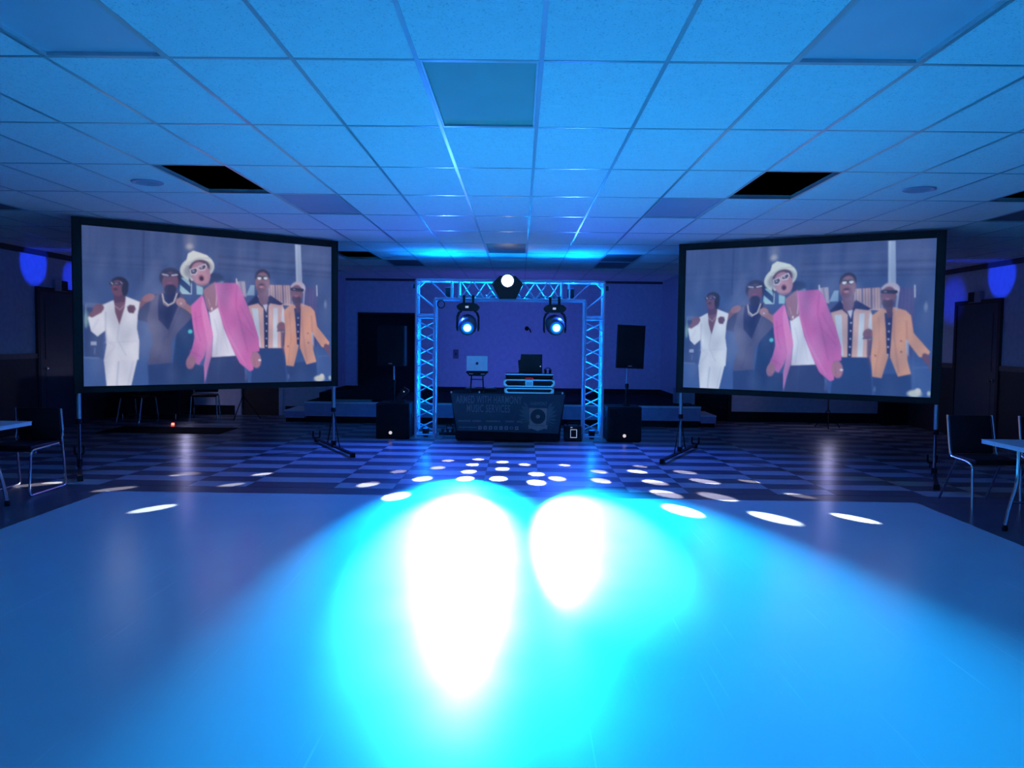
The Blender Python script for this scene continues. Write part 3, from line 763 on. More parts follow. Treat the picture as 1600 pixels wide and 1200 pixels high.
    poly([(480, 520), (545, 475), (640, 478), (700, 560), (735, 590), (700, 640), (640, 700), (600, 760), (594, 885), (463, 897), (472, 830), (490, 760), (455, 640)], (84, 82, 118), 6)
    line([(500, 560), (560, 720), (520, 880)], 10, (70, 70, 108), 12, .6); line([(670, 520), (570, 740)], 10, (66, 66, 104), 10, .6)
    poly([(520, 500), (545, 490), (640, 490), (630, 560), (600, 640), (575, 700), (520, 640), (515, 560)], (36, 36, 82), 6)
    line([(540, 495), (548, 535), (575, 558), (605, 542), (622, 492)], 9, (205, 195, 190)); line([(538, 500), (548, 550), (572, 566)], 5, (165, 150, 160))
    ell(583, 400, 62, 56, (50, 44, 70), 0, 8); ell(584, 425, 46, 56, BR, 0, 6); ell(584, 468, 34, 30, (48, 42, 74), 0, 8); ell(581, 432, 16, 8, (150, 80, 105), 0, 4)
    line([(540, 378), (576, 386)], 20, (60, 55, 80)); line([(590, 386), (624, 382)], 20, (60, 55, 80))
    line([(540, 382), (570, 388)], 8, (215, 215, 228)); line([(592, 388), (622, 384)], 8, (215, 215, 228))
    line([(390, 578), (430, 540), (455, 520)], 34, (120, 80, 95), 6); ell(462, 516, 36, 22, (150, 100, 110), -20, 6)
    line([(640, 545), (690, 575), (720, 600)], 34, (170, 120, 125), 6); ell(645, 540, 30, 24, (178, 130, 135), 20, 6); ell(646, 548, 6, 5, (225, 215, 220))
    # man in white suit
    poly([(218, 865), (405, 862), (372, 1014), (236, 1014)], (222, 224, 238), 6); line([(300, 880), (292, 1010)], 9, (178, 184, 215), 8, .8); line([(380, 880), (355, 1005)], 8, (190, 196, 222), 8, .6)
    poly([(200, 560), (255, 535), (335, 508), (415, 540), (404, 610), (400, 690), (414, 760), (412, 866), (218, 872), (232, 780), (226, 700), (182, 735), (146, 705), (128, 630), (150, 600)], (224, 226, 238), 6)
    line([(225, 600), (226, 700), (235, 760)], 9, (180, 184, 212), 8, .7); line([(300, 668), (290, 750), (340, 840)], 8, (196, 200, 222), 6, .7); line([(225, 770), (400, 762)], 6, (202, 205, 226), 6, .6)
    line([(150, 700), (185, 640)], 8, (192, 196, 220), 8, .6); line([(232, 760), (280, 790), (225, 860)], 8, (200, 204, 226), 8, .5)
    poly([(270, 530), (336, 515), (330, 570), (302, 668), (278, 600)], (124, 84, 102), 5); line([(272, 560), (305, 585), (325, 560)], 4, (205, 200, 215), 4, .8)
    poly([(268, 485), (335, 480), (330, 540), (272, 545)], BRD, 6)
    ell(300, 440, 50, 42, (46, 40, 62), 10, 8); ell(290, 462, 36, 46, BR, -8, 6); ell(330, 465, 18, 42, (46, 40, 62), 0, 6)
    line([(250, 434), (276, 438)], 17, (60, 52, 78)); line([(290, 438), (316, 432)], 17, (60, 52, 78)); line([(253, 430), (262, 440)], 6, (190, 196, 215)); line([(306, 428), (314, 436)], 5, (180, 186, 208)); line([(276, 436), (290, 436)], 4, (170, 175, 200)); ell(278, 468, 12, 8, (80, 45, 65), 0, 4); line([(276, 446), (272, 456)], 5, (140, 98, 115), 5)
    ell(184, 578, 32, 24, BR, -20, 6); line([(150, 612), (190, 590)], 30, BR, 6); poly([(344, 566), (360, 556), (384, 560), (392, 580), (380, 604), (356, 602), (346, 588)], (104, 70, 92), 6); line([(352, 574), (376, 578)], 3, (78, 52, 74), 3, .7); line([(352, 588), (374, 592)], 3, (78, 52, 74), 3, .7)
    # man in striped shirt
    poly([(1100, 800), (1242, 800), (1262, 1005), (1050, 1010), (1060, 900)], (46, 64, 118), 8)
    poly([(1028, 545), (1080, 500), (1160, 500), (1230, 540), (1250, 600), (1235, 805), (1100, 805), (1060, 680)], (222, 178, 172), 6)
    poly([(1052, 574), (1090, 574), (1108, 800), (1092, 790)], (212, 224, 240), 5); poly([(1180, 572), (1206, 572), (1206, 802), (1178, 802)], (218, 226, 240), 5)
    poly([(1026, 548), (1080, 495), (1110, 545), (1160, 498), (1236, 548), (1222, 556), (1160, 545), (1150, 560), (1150, 805), (1130, 805), (1122, 575), (1090, 545), (1032, 560)], (38, 38, 84), 5)
    for k in range(5): ell(1140, 620 + k * 43, 5, 5, (215, 215, 230))
    poly([(1232, 570), (1262, 600), (1296, 685), (1280, 725), (1240, 700), (1226, 640)], (218, 224, 240), 6)
    poly([(1225, 710), (1250, 715), (1262, 780), (1240, 860), (1226, 790)], (90, 70, 100), 8, .8); ell(1228, 682, 26, 28, (140, 98, 112), 0, 6); line([(1205, 705), (1255, 700)], 8, (100, 90, 120)); line([(1245, 800), (1262, 860)], 14, (170, 130, 160), 6, .7)
    poly([(1088, 480), (1150, 478), (1150, 530), (1130, 580), (1096, 540)], (136, 98, 115), 6); poly([(1118, 555), (1146, 550), (1138, 600)], (215, 215, 235), 4)
    ell(1114, 395, 44, 48, (46, 40, 66), 0, 6); ell(1114, 428, 42, 64, (138, 98, 112), 0, 6); ell(1112, 455, 28, 30, (110, 72, 92), 0, 8, .7); ell(1110, 438, 14, 6, (70, 45, 68)); ell(1108, 450, 13, 7, (190, 130, 145), 0, 4)
    ell(1096, 398, 17, 14, (60, 62, 84)); ell(1130, 398, 17, 14, (60, 62, 84)); ell(1096, 400, 12, 10, (226, 228, 235)); ell(1132, 398, 12, 10, (226, 228, 235)); line([(1076, 392), (1152, 392)], 4, (50, 50, 70))
    # man in orange blazer
    poly([(1258, 895), (1435, 880), (1445, 1005), (1270, 1005)], (48, 68, 122), 8)
    poly([(1242, 585), (1290, 545), (1310, 560), (1345, 545), (1400, 565), (1424, 590), (1440, 680), (1516, 775), (1500, 806), (1468, 800), (1412, 722), (1418, 820), (1437, 886), (1378, 902), (1332, 790), (1302, 912), (1258, 906), (1246, 790), (1250, 700)], (222, 160, 132), 6)
    line([(1345, 560), (1352, 700), (1380, 880)], 8, (190, 132, 120), 8, .7); line([(1405, 620), (1412, 720)], 8, (185, 128, 120), 8, .7); line([(1275, 600), (1285, 750), (1268, 900)], 8, (196, 138, 124), 8, .6)
    ell(1268, 795, 5, 5, (150, 95, 100)); ell(1388, 775, 5, 5, (150, 95, 100)); ell(1385, 720, 5, 5, (165, 105, 105))
    poly([(1302, 575), (1340, 570), (1340, 640), (1336, 800), (1322, 790), (1312, 660)], (44, 44, 92), 5)
    for k in range(5): ell(1326, 630 + k * 40, 5, 5, (200, 200, 220))
    poly([(1300, 520), (1342, 520), (1336, 600), (1318, 600)], BRD, 6)
    ell(1324, 455, 44, 38, (196, 182, 200), 0, 6); line([(1284, 460), (1290, 540)], 10, (180, 165, 190), 6, .7); line([(1362, 460), (1356, 560)], 10, (196, 186, 205), 6, .7)
    ell(1316, 488, 36, 50, (122, 82, 100), 0, 6); ell(1314, 522, 28, 22, (60, 44, 66), 0, 8, .8); line([(1288, 462), (1350, 468)], 18, (44, 42, 62), 5); line([(1296, 462), (1306, 464)], 5, (150, 150, 175)); ell(1314, 502, 12, 6, (160, 100, 118))
    ell(1500, 808, 16, 28, (112, 78, 100), -25, 6); line([(1505, 820), (1522, 862)], 8, (112, 78, 100), 6); poly([(1405, 710), (1420, 720), (1424, 800), (1410, 780)], (180, 195, 225), 5, .7)
    # man in pink blazer, front
    poly([(822, 845), (960, 840), (1000, 880), (1040, 1012), (792, 1012)], (52, 60, 108), 6); line([(870, 860), (862, 1005)], 6, (68, 76, 124), 10, .6)
    poly([(805, 595), (860, 565), (905, 700), (962, 848), (824, 856), (830, 740)], (232, 230, 245), 5); line([(838, 640), (860, 720), (850, 840)], 8, (205, 208, 235), 8, .7); line([(880, 660), (920, 830)], 7, (210, 212, 238), 8, .6)
    poly([(770, 470), (840, 420), (856, 520), (860, 568), (812, 600), (790, 560)], (160, 116, 136), 5); line([(850, 470), (846, 560)], 4, (222, 218, 232)); ell(822, 578, 5, 9, (228, 225, 235)); line([(812, 560), (800, 520)], 3, (215, 205, 220), 3, .7)
    pink, pinkd, pinkl = (214, 112, 182), (186, 88, 160), (228, 138, 198)
    poly([(765, 498), (702, 560), (712, 660), (726, 740), (712, 800), (688, 862), (752, 900), (782, 850), (800, 800), (826, 720), (800, 600)], pink, 6)
    poly([(770, 500), (795, 590), (830, 720), (822, 850), (800, 930), (785, 1006), (780, 900), (800, 780), (770, 640), (760, 560)], pinkl, 5)
    poly([(838, 428), (960, 428), (985, 455), (1022, 545), (1062, 640), (1096, 750), (1100, 822), (1060, 832), (1066, 930), (1044, 938), (985, 890), (940, 800), (892, 690), (862, 580), (850, 500)], pink, 6)
    line([(842, 440), (862, 570), (920, 730), (1020, 900)], 10, pinkl, 8, .7); line([(965, 450), (960, 560), (1000, 700), (1030, 820)], 8, pinkd, 10, .7)
    line([(985, 560), (1060, 700)], 7, pinkd, 9, .5); line([(980, 640), (1070, 740)], 7, pinkd, 9, .5); line([(726, 600), (738, 700), (760, 760)], 8, pinkd, 10, .6); line([(715, 640), (760, 620)], 6, pinkd, 8, .5); line([(700, 820), (760, 850)], 9, pinkd, 10, .5)
    ell(704, 882, 26, 40, (190, 130, 145), 10, 8); line([(690, 900), (715, 915)], 10, (160, 105, 130), 8, .6); ell(1080, 872, 30, 48, (176, 122, 142), -8, 8); ell(1102, 874, 9, 6, (228, 225, 235)); line([(1068, 860), (1076, 905)], 5, (140, 92, 118), 6, .6)
    ell(736, 345, 100, 70, (214, 218, 214), -14, 5); ell(742, 352, 82, 52, (150, 150, 160), -14, 12, .8)
    poly([(668, 322), (682, 262), (712, 244), (752, 256), (792, 270), (822, 300), (760, 300), (700, 330)], (222, 226, 220), 5); line([(684, 318), (740, 288), (810, 288)], 10, (180, 184, 186), 8, .6)
    ell(748, 345, 60, 48, (84, 62, 84), -14, 8); ell(756, 378, 54, 70, (176, 128, 148), -22, 6); poly([(690, 420), (720, 440), (690, 400)], (70, 52, 76), 6)
    ell(754, 392, 40, 52, (196, 148, 160), -22, 14, .5); poly([(690, 352), (734, 340), (742, 362), (728, 384), (700, 384)], (226, 220, 230)); poly([(740, 336), (784, 318), (792, 334), (780, 356), (748, 360)], (226, 220, 230)); poly([(698, 356), (730, 346), (736, 362), (724, 378), (704, 378)], (66, 58, 84)); poly([(745, 340), (780, 326), (785, 336), (776, 350), (751, 354)], (62, 54, 80)); ell(714, 362, 8, 6, (150, 150, 175)); ell(760, 341, 8, 6, (165, 160, 182))
    line([(742, 360), (750, 378)], 8, (196, 150, 165), 5); ell(760, 402, 17, 20, (158, 88, 112), -20, 5); ell(761, 404, 11, 13, (56, 38, 58), -20, 4)
    line([(742, 440), (800, 440)], 14, (130, 92, 116), 10, .5)
    ell(700, 708, 13, 12, (90, 205, 210), 0, 6); ell(1455, 984, 32, 18, (196, 200, 196), 0, 10); ell(1470, 970, 14, 14, (210, 210, 205), 0, 8); ell(1518, 980, 8, 12, (170, 190, 190), 0, 6)
    line([(1020, 930), (1022, 985)], 8, (140, 150, 190), 8, .5); ell(1272, 970, 6, 14, (130, 150, 200), 0, 6, .6)
    for _ in range(150):
        x, y = rs.uniform(130, 1500), rs.uniform(230, 1000)
        ell(x, y, rs.uniform(14, 46), rs.uniform(30, 110), (40, 46, 90) if rs.rand() < .6 else (200, 200, 225), rs.uniform(-35, 35), 60, rs.uniform(.06, .16))
    im3 = img.reshape(GH, GW, 3)
    ker = np.array([.01, .17, .64, .17, .01])
    for ax_ in (0, 1):
        pd = np.pad(im3, [(2, 2) if a == ax_ else (0, 0) for a in range(3)], mode='edge')
        im3 = sum(ker[k] * (pd[k:k + GH] if ax_ == 0 else pd[:, k:k + GW]) for k in range(5))
    img = im3.reshape(-1, 3).copy()
    img[:] = np.clip(img + rs.normal(0, .006, (X.size, 1)), 0, 1)
    lin = np.where(img <= .04045, img / 12.92, ((img + .055) / 1.055) ** 2.4)
    return GW, GH, lin
GW, GH, LIN = painted_frame()

def picture_mat(name, gain, haze, hz=.0):
    m = bpy.data.materials.new(name); m.use_nodes = True; nt = m.node_tree; N = nt.nodes; L = nt.links
    b = N['Principled BSDF']; b.inputs['Base Color'].default_value = (.04, .04, .045, 1); b.inputs['Roughness'].default_value = .8
    a = N.new('ShaderNodeAttribute'); a.attribute_name = 'picture'
    mu = N.new('ShaderNodeMix'); mu.data_type = 'RGBA'; mu.blend_type = 'MULTIPLY'; mu.inputs[0].default_value = 1; mu.inputs[7].default_value = (*gain, 1)
    L.new(a.outputs['Color'], mu.inputs[6])
    ad = N.new('ShaderNodeMix'); ad.data_type = 'RGBA'; ad.blend_type = 'ADD'; ad.inputs[0].default_value = 1; ad.inputs[7].default_value = (*haze, 1)
    L.new(mu.outputs[2], ad.inputs[6])
    L.new(ad.outputs[2], b.inputs['Emission Color']); b.inputs['Emission Strength'].default_value = 1
    return m

def proj_screen(P0, P1, z0, z1, lb, gain, haze, foot):
    P0 = Vector((*P0, 0)); P1 = Vector((*P1, 0)); d = P1 - P0; L = d.length; rz = math.atan2(d.y, d.x)
    t = thing('projection_screen', lb, 'projection screen', (P0 + P1) / 2, rz, 'fast-fold screens beside the truss')
    h = L / 2; fw = .10; H = z1 - z0
    f = MB()
    f.box(-h, -h + fw, -.02, .02, z0, z1, .004).box(h - fw, h, -.02, .02, z0, z1, .004)
    f.box(-h + fw, h - fw, -.02, .02, z0, z0 + .075, .004).box(-h + fw, h - fw, -.02, .02, z1 - .09, z1, .004)
    f.obj('frame', 'black', t)
    me = bpy.data.meshes.new('picture')
    pw, zb, zt = h - fw + .002, z0 + .073, z1 - .088
    u, v = np.meshgrid(np.linspace(0, 1, GW), np.linspace(0, 1, GH))
    co_ = np.stack([-pw + 2 * pw * u.ravel(), np.full(u.size, -.010), zt - (zt - zb) * v.ravel()], 1)
    idx = np.arange(GW * GH).reshape(GH, GW)
    fc = np.stack([idx[:-1, :-1].ravel(), idx[1:, :-1].ravel(), idx[1:, 1:].ravel(), idx[:-1, 1:].ravel()], 1)
    me.vertices.add(len(co_)); me.vertices.foreach_set('co', co_.astype(np.float32).ravel())
    me.loops.add(fc.size); me.loops.foreach_set('vertex_index', fc.astype(np.int32).ravel())
    me.polygons.add(len(fc)); me.polygons.foreach_set('loop_start', np.arange(0, fc.size, 4, dtype=np.int32)); me.polygons.foreach_set('loop_total', np.full(len(fc), 4, dtype=np.int32))
    me.update(calc_edges=True); me.validate()
    at = me.attributes.new('picture', 'FLOAT_COLOR', 'POINT')
    at.data.foreach_set('color', np.concatenate([LIN, np.ones((len(LIN), 1))], 1).astype(np.float32).ravel())
    me.materials.append(picture_mat('projected_picture', gain, haze))
    o = bpy.data.objects.new('picture', me); C.objects.link(o); o.parent = t
    o['label'] = 'projected picture of five men in bright suits dancing'
    MB().box(-pw, pw, -.004, .004, zb, zt).obj('screen_cloth', 'plast', t)
    # legs: tube, inner tube, foot bar with hooks and struts
    for s in (-1, 1):
        x = s * (h - .055) if s < 0 else s * (h - .035)
        MB().lathe([(.026, z0 - .01), (.026, z0 - .33)], (x, .05, 0), 'z', 10).obj('leg', 'steel', t, True)
        MB().lathe([(.017, z0 - .33), (.017, .07)], (x, .05, 0), 'z', 10).obj('leg', 'steel', t, True)
        R0 = Matrix.Translation((x, .05, 0)) @ Matrix.Rotation(foot, 4, 'Z')
        MB().box(-.022, .022, -.88, .90, .03, .06, .004).box(-.03, .03, -.91, -.85, .002, .06, .004).box(-.03, .03, .87, .93, .002, .06, .004).box(-.03, .03, -.03, .03, .03, .12, .004).xf(R0).obj('foot', 'plast', t)
        for e in (-.30, .30):
            MB().tube([(0, .02 * (1 if e > 0 else -1), z0 - .35), (0, e, .06)], .008, 6).xf(R0).obj('strut', 'black', t)
        MB().tube(rounded([(-.05, .90, .16), (-.05, .90, .06), (.05, .90, .06), (.05, .90, .16)], .03), .013, 6).xf(R0).obj('hook', 'plast', t)
        MB().lathe([(.03, z0 - .30), (.034, z0 - .33), (.03, z0 - .36)], (x, .05, 0), 'z', 10).obj('clamp', 'black', t)
    return t
proj_screen((-5.075, 9.10), (-2.53, 11.15), .885, 2.885, 'big framed projection screen on the left showing dancing men', (.80, .79, .80), (.001, .005, .014), math.radians(-9.8))
proj_screen((2.145, 11.0), (4.885, 9.36), .870, 2.880, 'big framed projection screen on the right showing the same dancing men', (.70, .78, .81), (.001, .008, .036), math.radians(5.4))

# ------------------------------------------------------------------ DJ table, cloth, banner
t = thing('dj_table', 'folding table under the black cloth inside the truss arch', 'table', (-.17, 12.62, 0))
MB().box(-.86, .86, -.30, .30, .70, .735, .006).obj('tabletop', 'plast', t)
for sx in (-.74, .74):
    for sy in (-.24, .24): MB().tube([(sx, sy, .002), (sx, sy, .70)], .014, 8).obj('leg', 'steel', t)
def cloth_mesh():
    b = MB(); bm = b.bm
    x0, x1, y0, y1, zt = -1.045, .705, 12.305, 12.94, .742
    per = []
    N = 28
    for k in range(N): per.append((x0 + (x1 - x0) * k / N, y0))
    for k in range(10): per.append((x1, y0 + (y1 - y0) * k / 10))
    for k in range(N): per.append((x1 - (x1 - x0) * k / N, y1))
    for k in range(10): per.append((x0, y1 - (y1 - y0) * k / 10))
    cx, cy = (x0 + x1) / 2, (y0 + y1) / 2
    rings = []
    for zi, (z, sc) in enumerate(((zt, 1), (zt - .02, 1.004), (.45, .965), (.2, .93), (.022, .915))):
        ring = []
        for k, (x, y) in enumerate(per):
            wv = (0 if zi < 2 else .010 * math.sin(k * 1.9)) 
            ring.append(bm.verts.new((cx + (x - cx) * (sc + wv * .4), cy + (y - cy) * (1.0 + wv if zi > 1 else 1), z)))
        rings.append(ring)
    bm.faces.new(rings[0])
    for a, c in zip(rings, rings[1:]):
        for k in range(len(a)): bm.faces.new((a[k], a[(k + 1) % len(a)], c[(k + 1) % len(a)], c[k]))
    return b
tag(cloth_mesh().obj('tablecloth', 'blackcloth', smooth=True), 'black cloth covering the DJ table down to the floor', 'tablecloth')
# banner: trapezoid hung in front of the cloth
YBAN = 12.262
ban = thing('banner', 'dark printed banner with lettering and winged record emblem on the table front', 'banner', (0, YBAN, 0))
MB().prism([(-1.05, .735), (.70, .735), (.605, .135), (-.945, .165)], 0, .006).obj('cloth', 'scrim', ban)
def text(body, x, z, size, sx, m, parent, extr=.0012, y=-.0015, align='LEFT', off=.0):
    cu = bpy.data.curves.new('lettering', 'FONT'); cu.body = body; cu.size = size; cu.extrude = extr; cu.align_x = align; cu.offset = off
    cu.resolution_u = 3; cu.space_character = 1.08
    tmp = bpy.data.objects.new('tmp', cu); C.objects.link(tmp)
    dg = bpy.context.evaluated_depsgraph_get()
    me = bpy.data.meshes.new_from_object(tmp.evaluated_get(dg)); bpy.data.objects.remove(tmp)
    me.materials.clear(); me.materials.append(MT[m])
    o = bpy.data.objects.new('lettering', me); C.objects.link(o); o.parent = parent
    o.rotation_euler = (PI / 2, 0, 0); o.location = (x, y, z); o.scale = (sx, 1, 1)
    return o
text('ARMED WITH HARMONY', -.965, .588, .165, .50, 'print_w', ban, off=.002)
text('MUSIC SERVICES', -.805, .452, .165, .52, 'print_w', ban, off=.002)
ln = MB()
x = -.93
for wd in (.20, .15, .02, .24, .02, .15, .10):
    if wd > .03:
        for k in range(int(wd / .022)): ln.box(x + k * .022, x + k * .022 + .015, -.003, -.0005, .302, .326)
    x += wd + .02
ln.obj('small_print', 'print_w', ban)
ln = MB()
for k in range(15): ln.box(-.92 + k * .019, -.907 + k * .019, -.003, -.0005, .207, .225)
ln.obj('small_print', 'print_w', ban)
for k in range(8):
    cx = -.595 + k * .0805
    ic = MB()
    if k == 6: ic.ell(cx, .212, .027, .022, -.003, -.0005)
    else: ic.box(cx - .025, cx + .025, -.003, -.0005, .186, .238)
    ic.obj('icon', 'print_l', ban)
    gl = MB()
    if k == 0: gl.box(cx - .002, cx + .006, -.0045, -.0035, .19, .232).box(cx - .01, cx + .014, -.0045, -.0035, .212, .219)
    elif k == 4: gl.prism([(cx - .012, .20), (cx - .012, .226), (cx + .014, .213)], -.0045, -.0035)
    elif k == 6: gl.ell(cx, .212, .018, .014, -.0045, -.0035)
    else: gl.ell(cx, .212, .011, .013, -.0045, -.0035)
    gl.obj('icon_glyph', 'print_b', ban)
# emblem
ex, ez = .290, .40
for s in (-1, 1):
    wg = MB()
    for k in range(9):
        a = math.radians(66 - k * 17); L = .26 - k * .012
        bxp = ex + s * .10; bzp = ez - .02 - k * .005
        c_, s_ = math.cos(a), math.sin(a)
        wg.prism([(bxp, bzp - .012), (bxp + s * L * .55 * (c_ + .25), bzp + L * .75 * s_ - .02), (bxp + s * L * .72 * (c_ + .25), bzp + L * s_), (bxp + s * L * .45 * (c_ + .2), bzp + L * .8 * s_ + .012), (bxp, bzp + .012)], -.0022 - k * .0001, -.0006)
    wg.obj('wing_print', 'print_m', ban)
pl = MB().prism([(ex - .135, ez + .125), (ex + .135, ez + .125), (ex + .125, ez - .14), (ex - .125, ez - .14)], -.0045, -.0035)
pl.obj('emblem_plate', 'print_o', ban)
MB().ell(ex, ez - .005, .115, .115, -.0058, -.0048, 28).obj('record_print', 'print_b', ban)
MB().ell(ex, ez - .005, .032, .028, -.0068, -.006).obj('record_label', 'print_o', ban)
MB().prism([(ex - .15, ez - .13), (ex - .10, ez - .145), (ex + .10, ez - .145), (ex + .15, ez - .13), (ex + .14, ez - .20), (ex + .10, ez - .19), (ex, ez - .225), (ex - .10, ez - .19), (ex - .14, ez - .20)], -.0082, -.0072).obj('ribbon_print', 'print_o', ban)
text('HARMONY', ex - .12, ez + .165, .08, .62, 'print_w', ban)
for x, z in ((-1.04, .735), (-.61, .742), (.66, .742)):
    t = MB().box(x - .012, x + .012, 12.255, 12.30, z + .001, z + .028, .004).obj('table_clip', 'casealu')
    tag(t, {-1.04: 'small bright clip on the left corner of the DJ table', -.61: 'small bright clip in the middle of the table edge', .66: 'small bright clip on the right corner of the DJ table'}[x], 'clip', 'clips on the table edge')

# laptop on its stand
ZT = .744
t = thing('laptop_stand', 'black folding laptop stand on the left of the DJ table', 'stand', (-.655, 12.42, ZT))
for s in (-1, 1):
    MB().tube([(s * .10, .0, .02), (s * .085, .0, .30)], .010, 8).tube([(s * .11, -.12, .008), (s * .10, .10, .008)], .009, 8).obj('leg', 'plast', t)
MB().tube([(-.10, 0, .20), (.10, 0, .20)], .007, 6).tube([(-.105, 0, .03), (.105, 0, .03)], .007, 6).obj('crossbar', 'plast', t)
MB().box(-.17, .17, -.06, .20, .30, .315, .004).prism([(-.155, .30), (.155, .30), (.12, .255), (-.12, .255)], -.07, -.055).obj('tray', 'plast', t)
MB().box(-.12, -.06, -.078, -.071, .283, .295).box(.06, .12, -.078, -.071, .280, .292).obj('front_stop', 'steel', t)
t = thing('laptop', 'silver laptop with round dark emblem on the laptop stand', 'laptop', (-.655, 12.42, ZT + .3165))
MB().box(-.16, .16, -.05, .18, 0, .014, .003).obj('keyboard_base', 'plast', t)
lm = Matrix.Translation((0, -.045, .016)) @ Matrix.Rotation(math.radians(7), 4, 'X')
MB().box(-.162, .162, -.005, .004, 0, .232, .004).xf(lm).obj('lid', 'silver', t)
MB().lathe([(.022, -.0055), (.020, -.0065)], (0, 0, .118), 'y', 20).xf(lm).obj('emblem', 'emblem', t)
# mixer
t = thing('mixer', 'flat black DJ controller between the laptop stand and flight case', 'mixer', (-.62, 12.78, ZT))
MB().box(-.25, .25, -.14, .12, 0, .045, .006).obj('body', 'plast', t)
for s in (-1, 1): MB().lathe([(.07, .046), (.07, .056), (.05, .058)], (s * .15, -.02, 0), 'z', 20).obj('jog_wheel', 'steel', t)
# flight case
t = thing('flight_case', 'aluminium edged flight case with red handle on the right of the DJ table', 'flight case', (.150, 12.50, ZT))
def framed(z0, z1, w, y0, parent, name):
    MB().box(-w, w, y0, .22, z0 + .004, z1 - .004).obj(name, 'plast', parent)
    e = MB()
    e.box(-w - .006, w + .006, y0 - .008, y0 + .012, z0, z0 + .020, .002).box(-w - .006, w + .006, y0 - .008, y0 + .012, z1 - .020, z1, .002)
    for s in (-1, 1):
        e.box(*sorted((s * (w + .006), s * (w - .022))), y0 - .008, y0 + .012, z0, z1, .002)
        e.prism([(s * (w - .022), z0 + .02), (s * (w - .055), z0 + .02), (s * (w - .022), z0 + .055)], y0 - .006, y0)
        e.prism([(s * (w - .022), z1 - .02), (s * (w - .045), z1 - .02), (s * (w - .022), z1 - .045)], y0 - .006, y0)
    e.obj('edge_frame', 'casealu', parent)
framed(0, .085, .375, -.2, t, 'lower_tray')
framed(.10, .215, .385, -.2, t, 'upper_lid')
MB().box(-.06, .06, -.215, -.201, .10, .215, .002).obj('latch_plate', 'casealu', t)
MB().box(-.045, .045, -.222, -.216, .125, .175, .002).obj('latch', 'steel', t)
MB().tube(rounded([(-.06, -.205, .216), (-.05, -.205, .236), (.05, -.205, .236), (.06, -.205, .216)], .01), .006, 6).obj('handle', 'redh', t)
MB().box(-.36, .36, -.12, .20, .216, .262, .004).obj('controller_top', 'plast', t)
for s in (-1, 1): MB().box(*sorted((s * .35, s * .365)), -.16, .20, .262, .285).obj('shelf_bracket', 'plast', t)
MB().box(-.365, .365, -.20, .20, .286, .300, .002).obj('shelf', 'plast', t)
MB().box(-.367, .367, -.208, -.201, .284, .300, .001).obj('shelf_edge', 'casealu', t)
ZS = ZT + .3005
t = thing('laptop', 'open black laptop seen from behind on the flight case shelf', 'laptop', (.165, 12.45, ZS))
MB().box(-.18, .18, -.05, .20, 0, .018, .003).obj('keyboard_base', 'plast', t)
lm = Matrix.Translation((0, -.045, .018)) @ Matrix.Rotation(math.radians(9), 4, 'X')
MB().prism([(-.175, 0), (.185, 0), (.18, .285), (-.145, .285), (-.155, .20), (-.19, .19)], -.006, .006).xf(lm).obj('lid', 'plast', t)
MB().lathe([(.010, -.0065), (.008, -.0085)], (.155, 0, .10), 'y', 10).xf(lm).obj('indicator', 'whiteled', t)
t = thing('headphones', 'black headphones lying beside the black laptop on the flight case', 'headphones', (.435, 12.42, ZS))
for s in (-1, 1): MB().lathe([(.030, -.018), (.036, -.008), (.036, .008), (.026, .02)], (s * .035, 0, .037), 'x', 14).obj('ear_cup', 'plast', t, True)
MB().tube([(.055 * math.cos(a), .01 + .03 * math.sin(a), .045 + .045 * math.sin(a)) for a in [PI * k / 10 for k in range(11)]], .007, 6).obj('headband', 'plast', t, True)
# case right of the table
t = thing('equipment_case', 'small black case with a glowing outlined panel on the floor right of the table', 'case', (.86, 12.50, 0))
MB().box(-.15, .11, -.10, .2, .002, .24, .01).obj('body', 'plast', t)
e = MB(); a, b_, c_, d_ = -.055, .03, .06, .19
e.box(a, b_ + .002, -.104, -.101, c_, c_ + .008).box(a, b_ + .002, -.104, -.101, d_ - .008, d_).box(a - .006, a, -.104, -.101, c_, d_).box(b_ - .006 + .008, b_ + .010, -.104, -.101, c_, d_)
e.obj('panel_outline', 'whiteled', t)
MB().box(-.06, -.03, -.104, -.101, .215, .225).obj('indicator', 'whiteled', t)
MB().tube(rounded([(-.10, 0, .235), (-.10, 0, .29), (.07, 0, .29), (.07, 0, .235)], .03), .010, 6).obj('handle', 'plast', t)
t = thing('power_strip', 'black power strip and plugs on the floor behind the left truss leg', 'power strip', (-1.14, 13.05, 0))
MB().box(-.16, .16, -.03, .03, .0015, .045, .006).obj('body', 'plast', t)
for k in range(3): MB().box(-.12 + k * .08, -.08 + k * .08, -.02, .02, .046, .10, .004).obj('plug', 'plast', t)
MB().tube(rounded([(-.04, 0, .10), (-.03, 0, .19), (.05, 0, .17), (.10, .02, .02), (.3, .05, .01)], .06), .007, 6).obj('cord', 'plast', t)

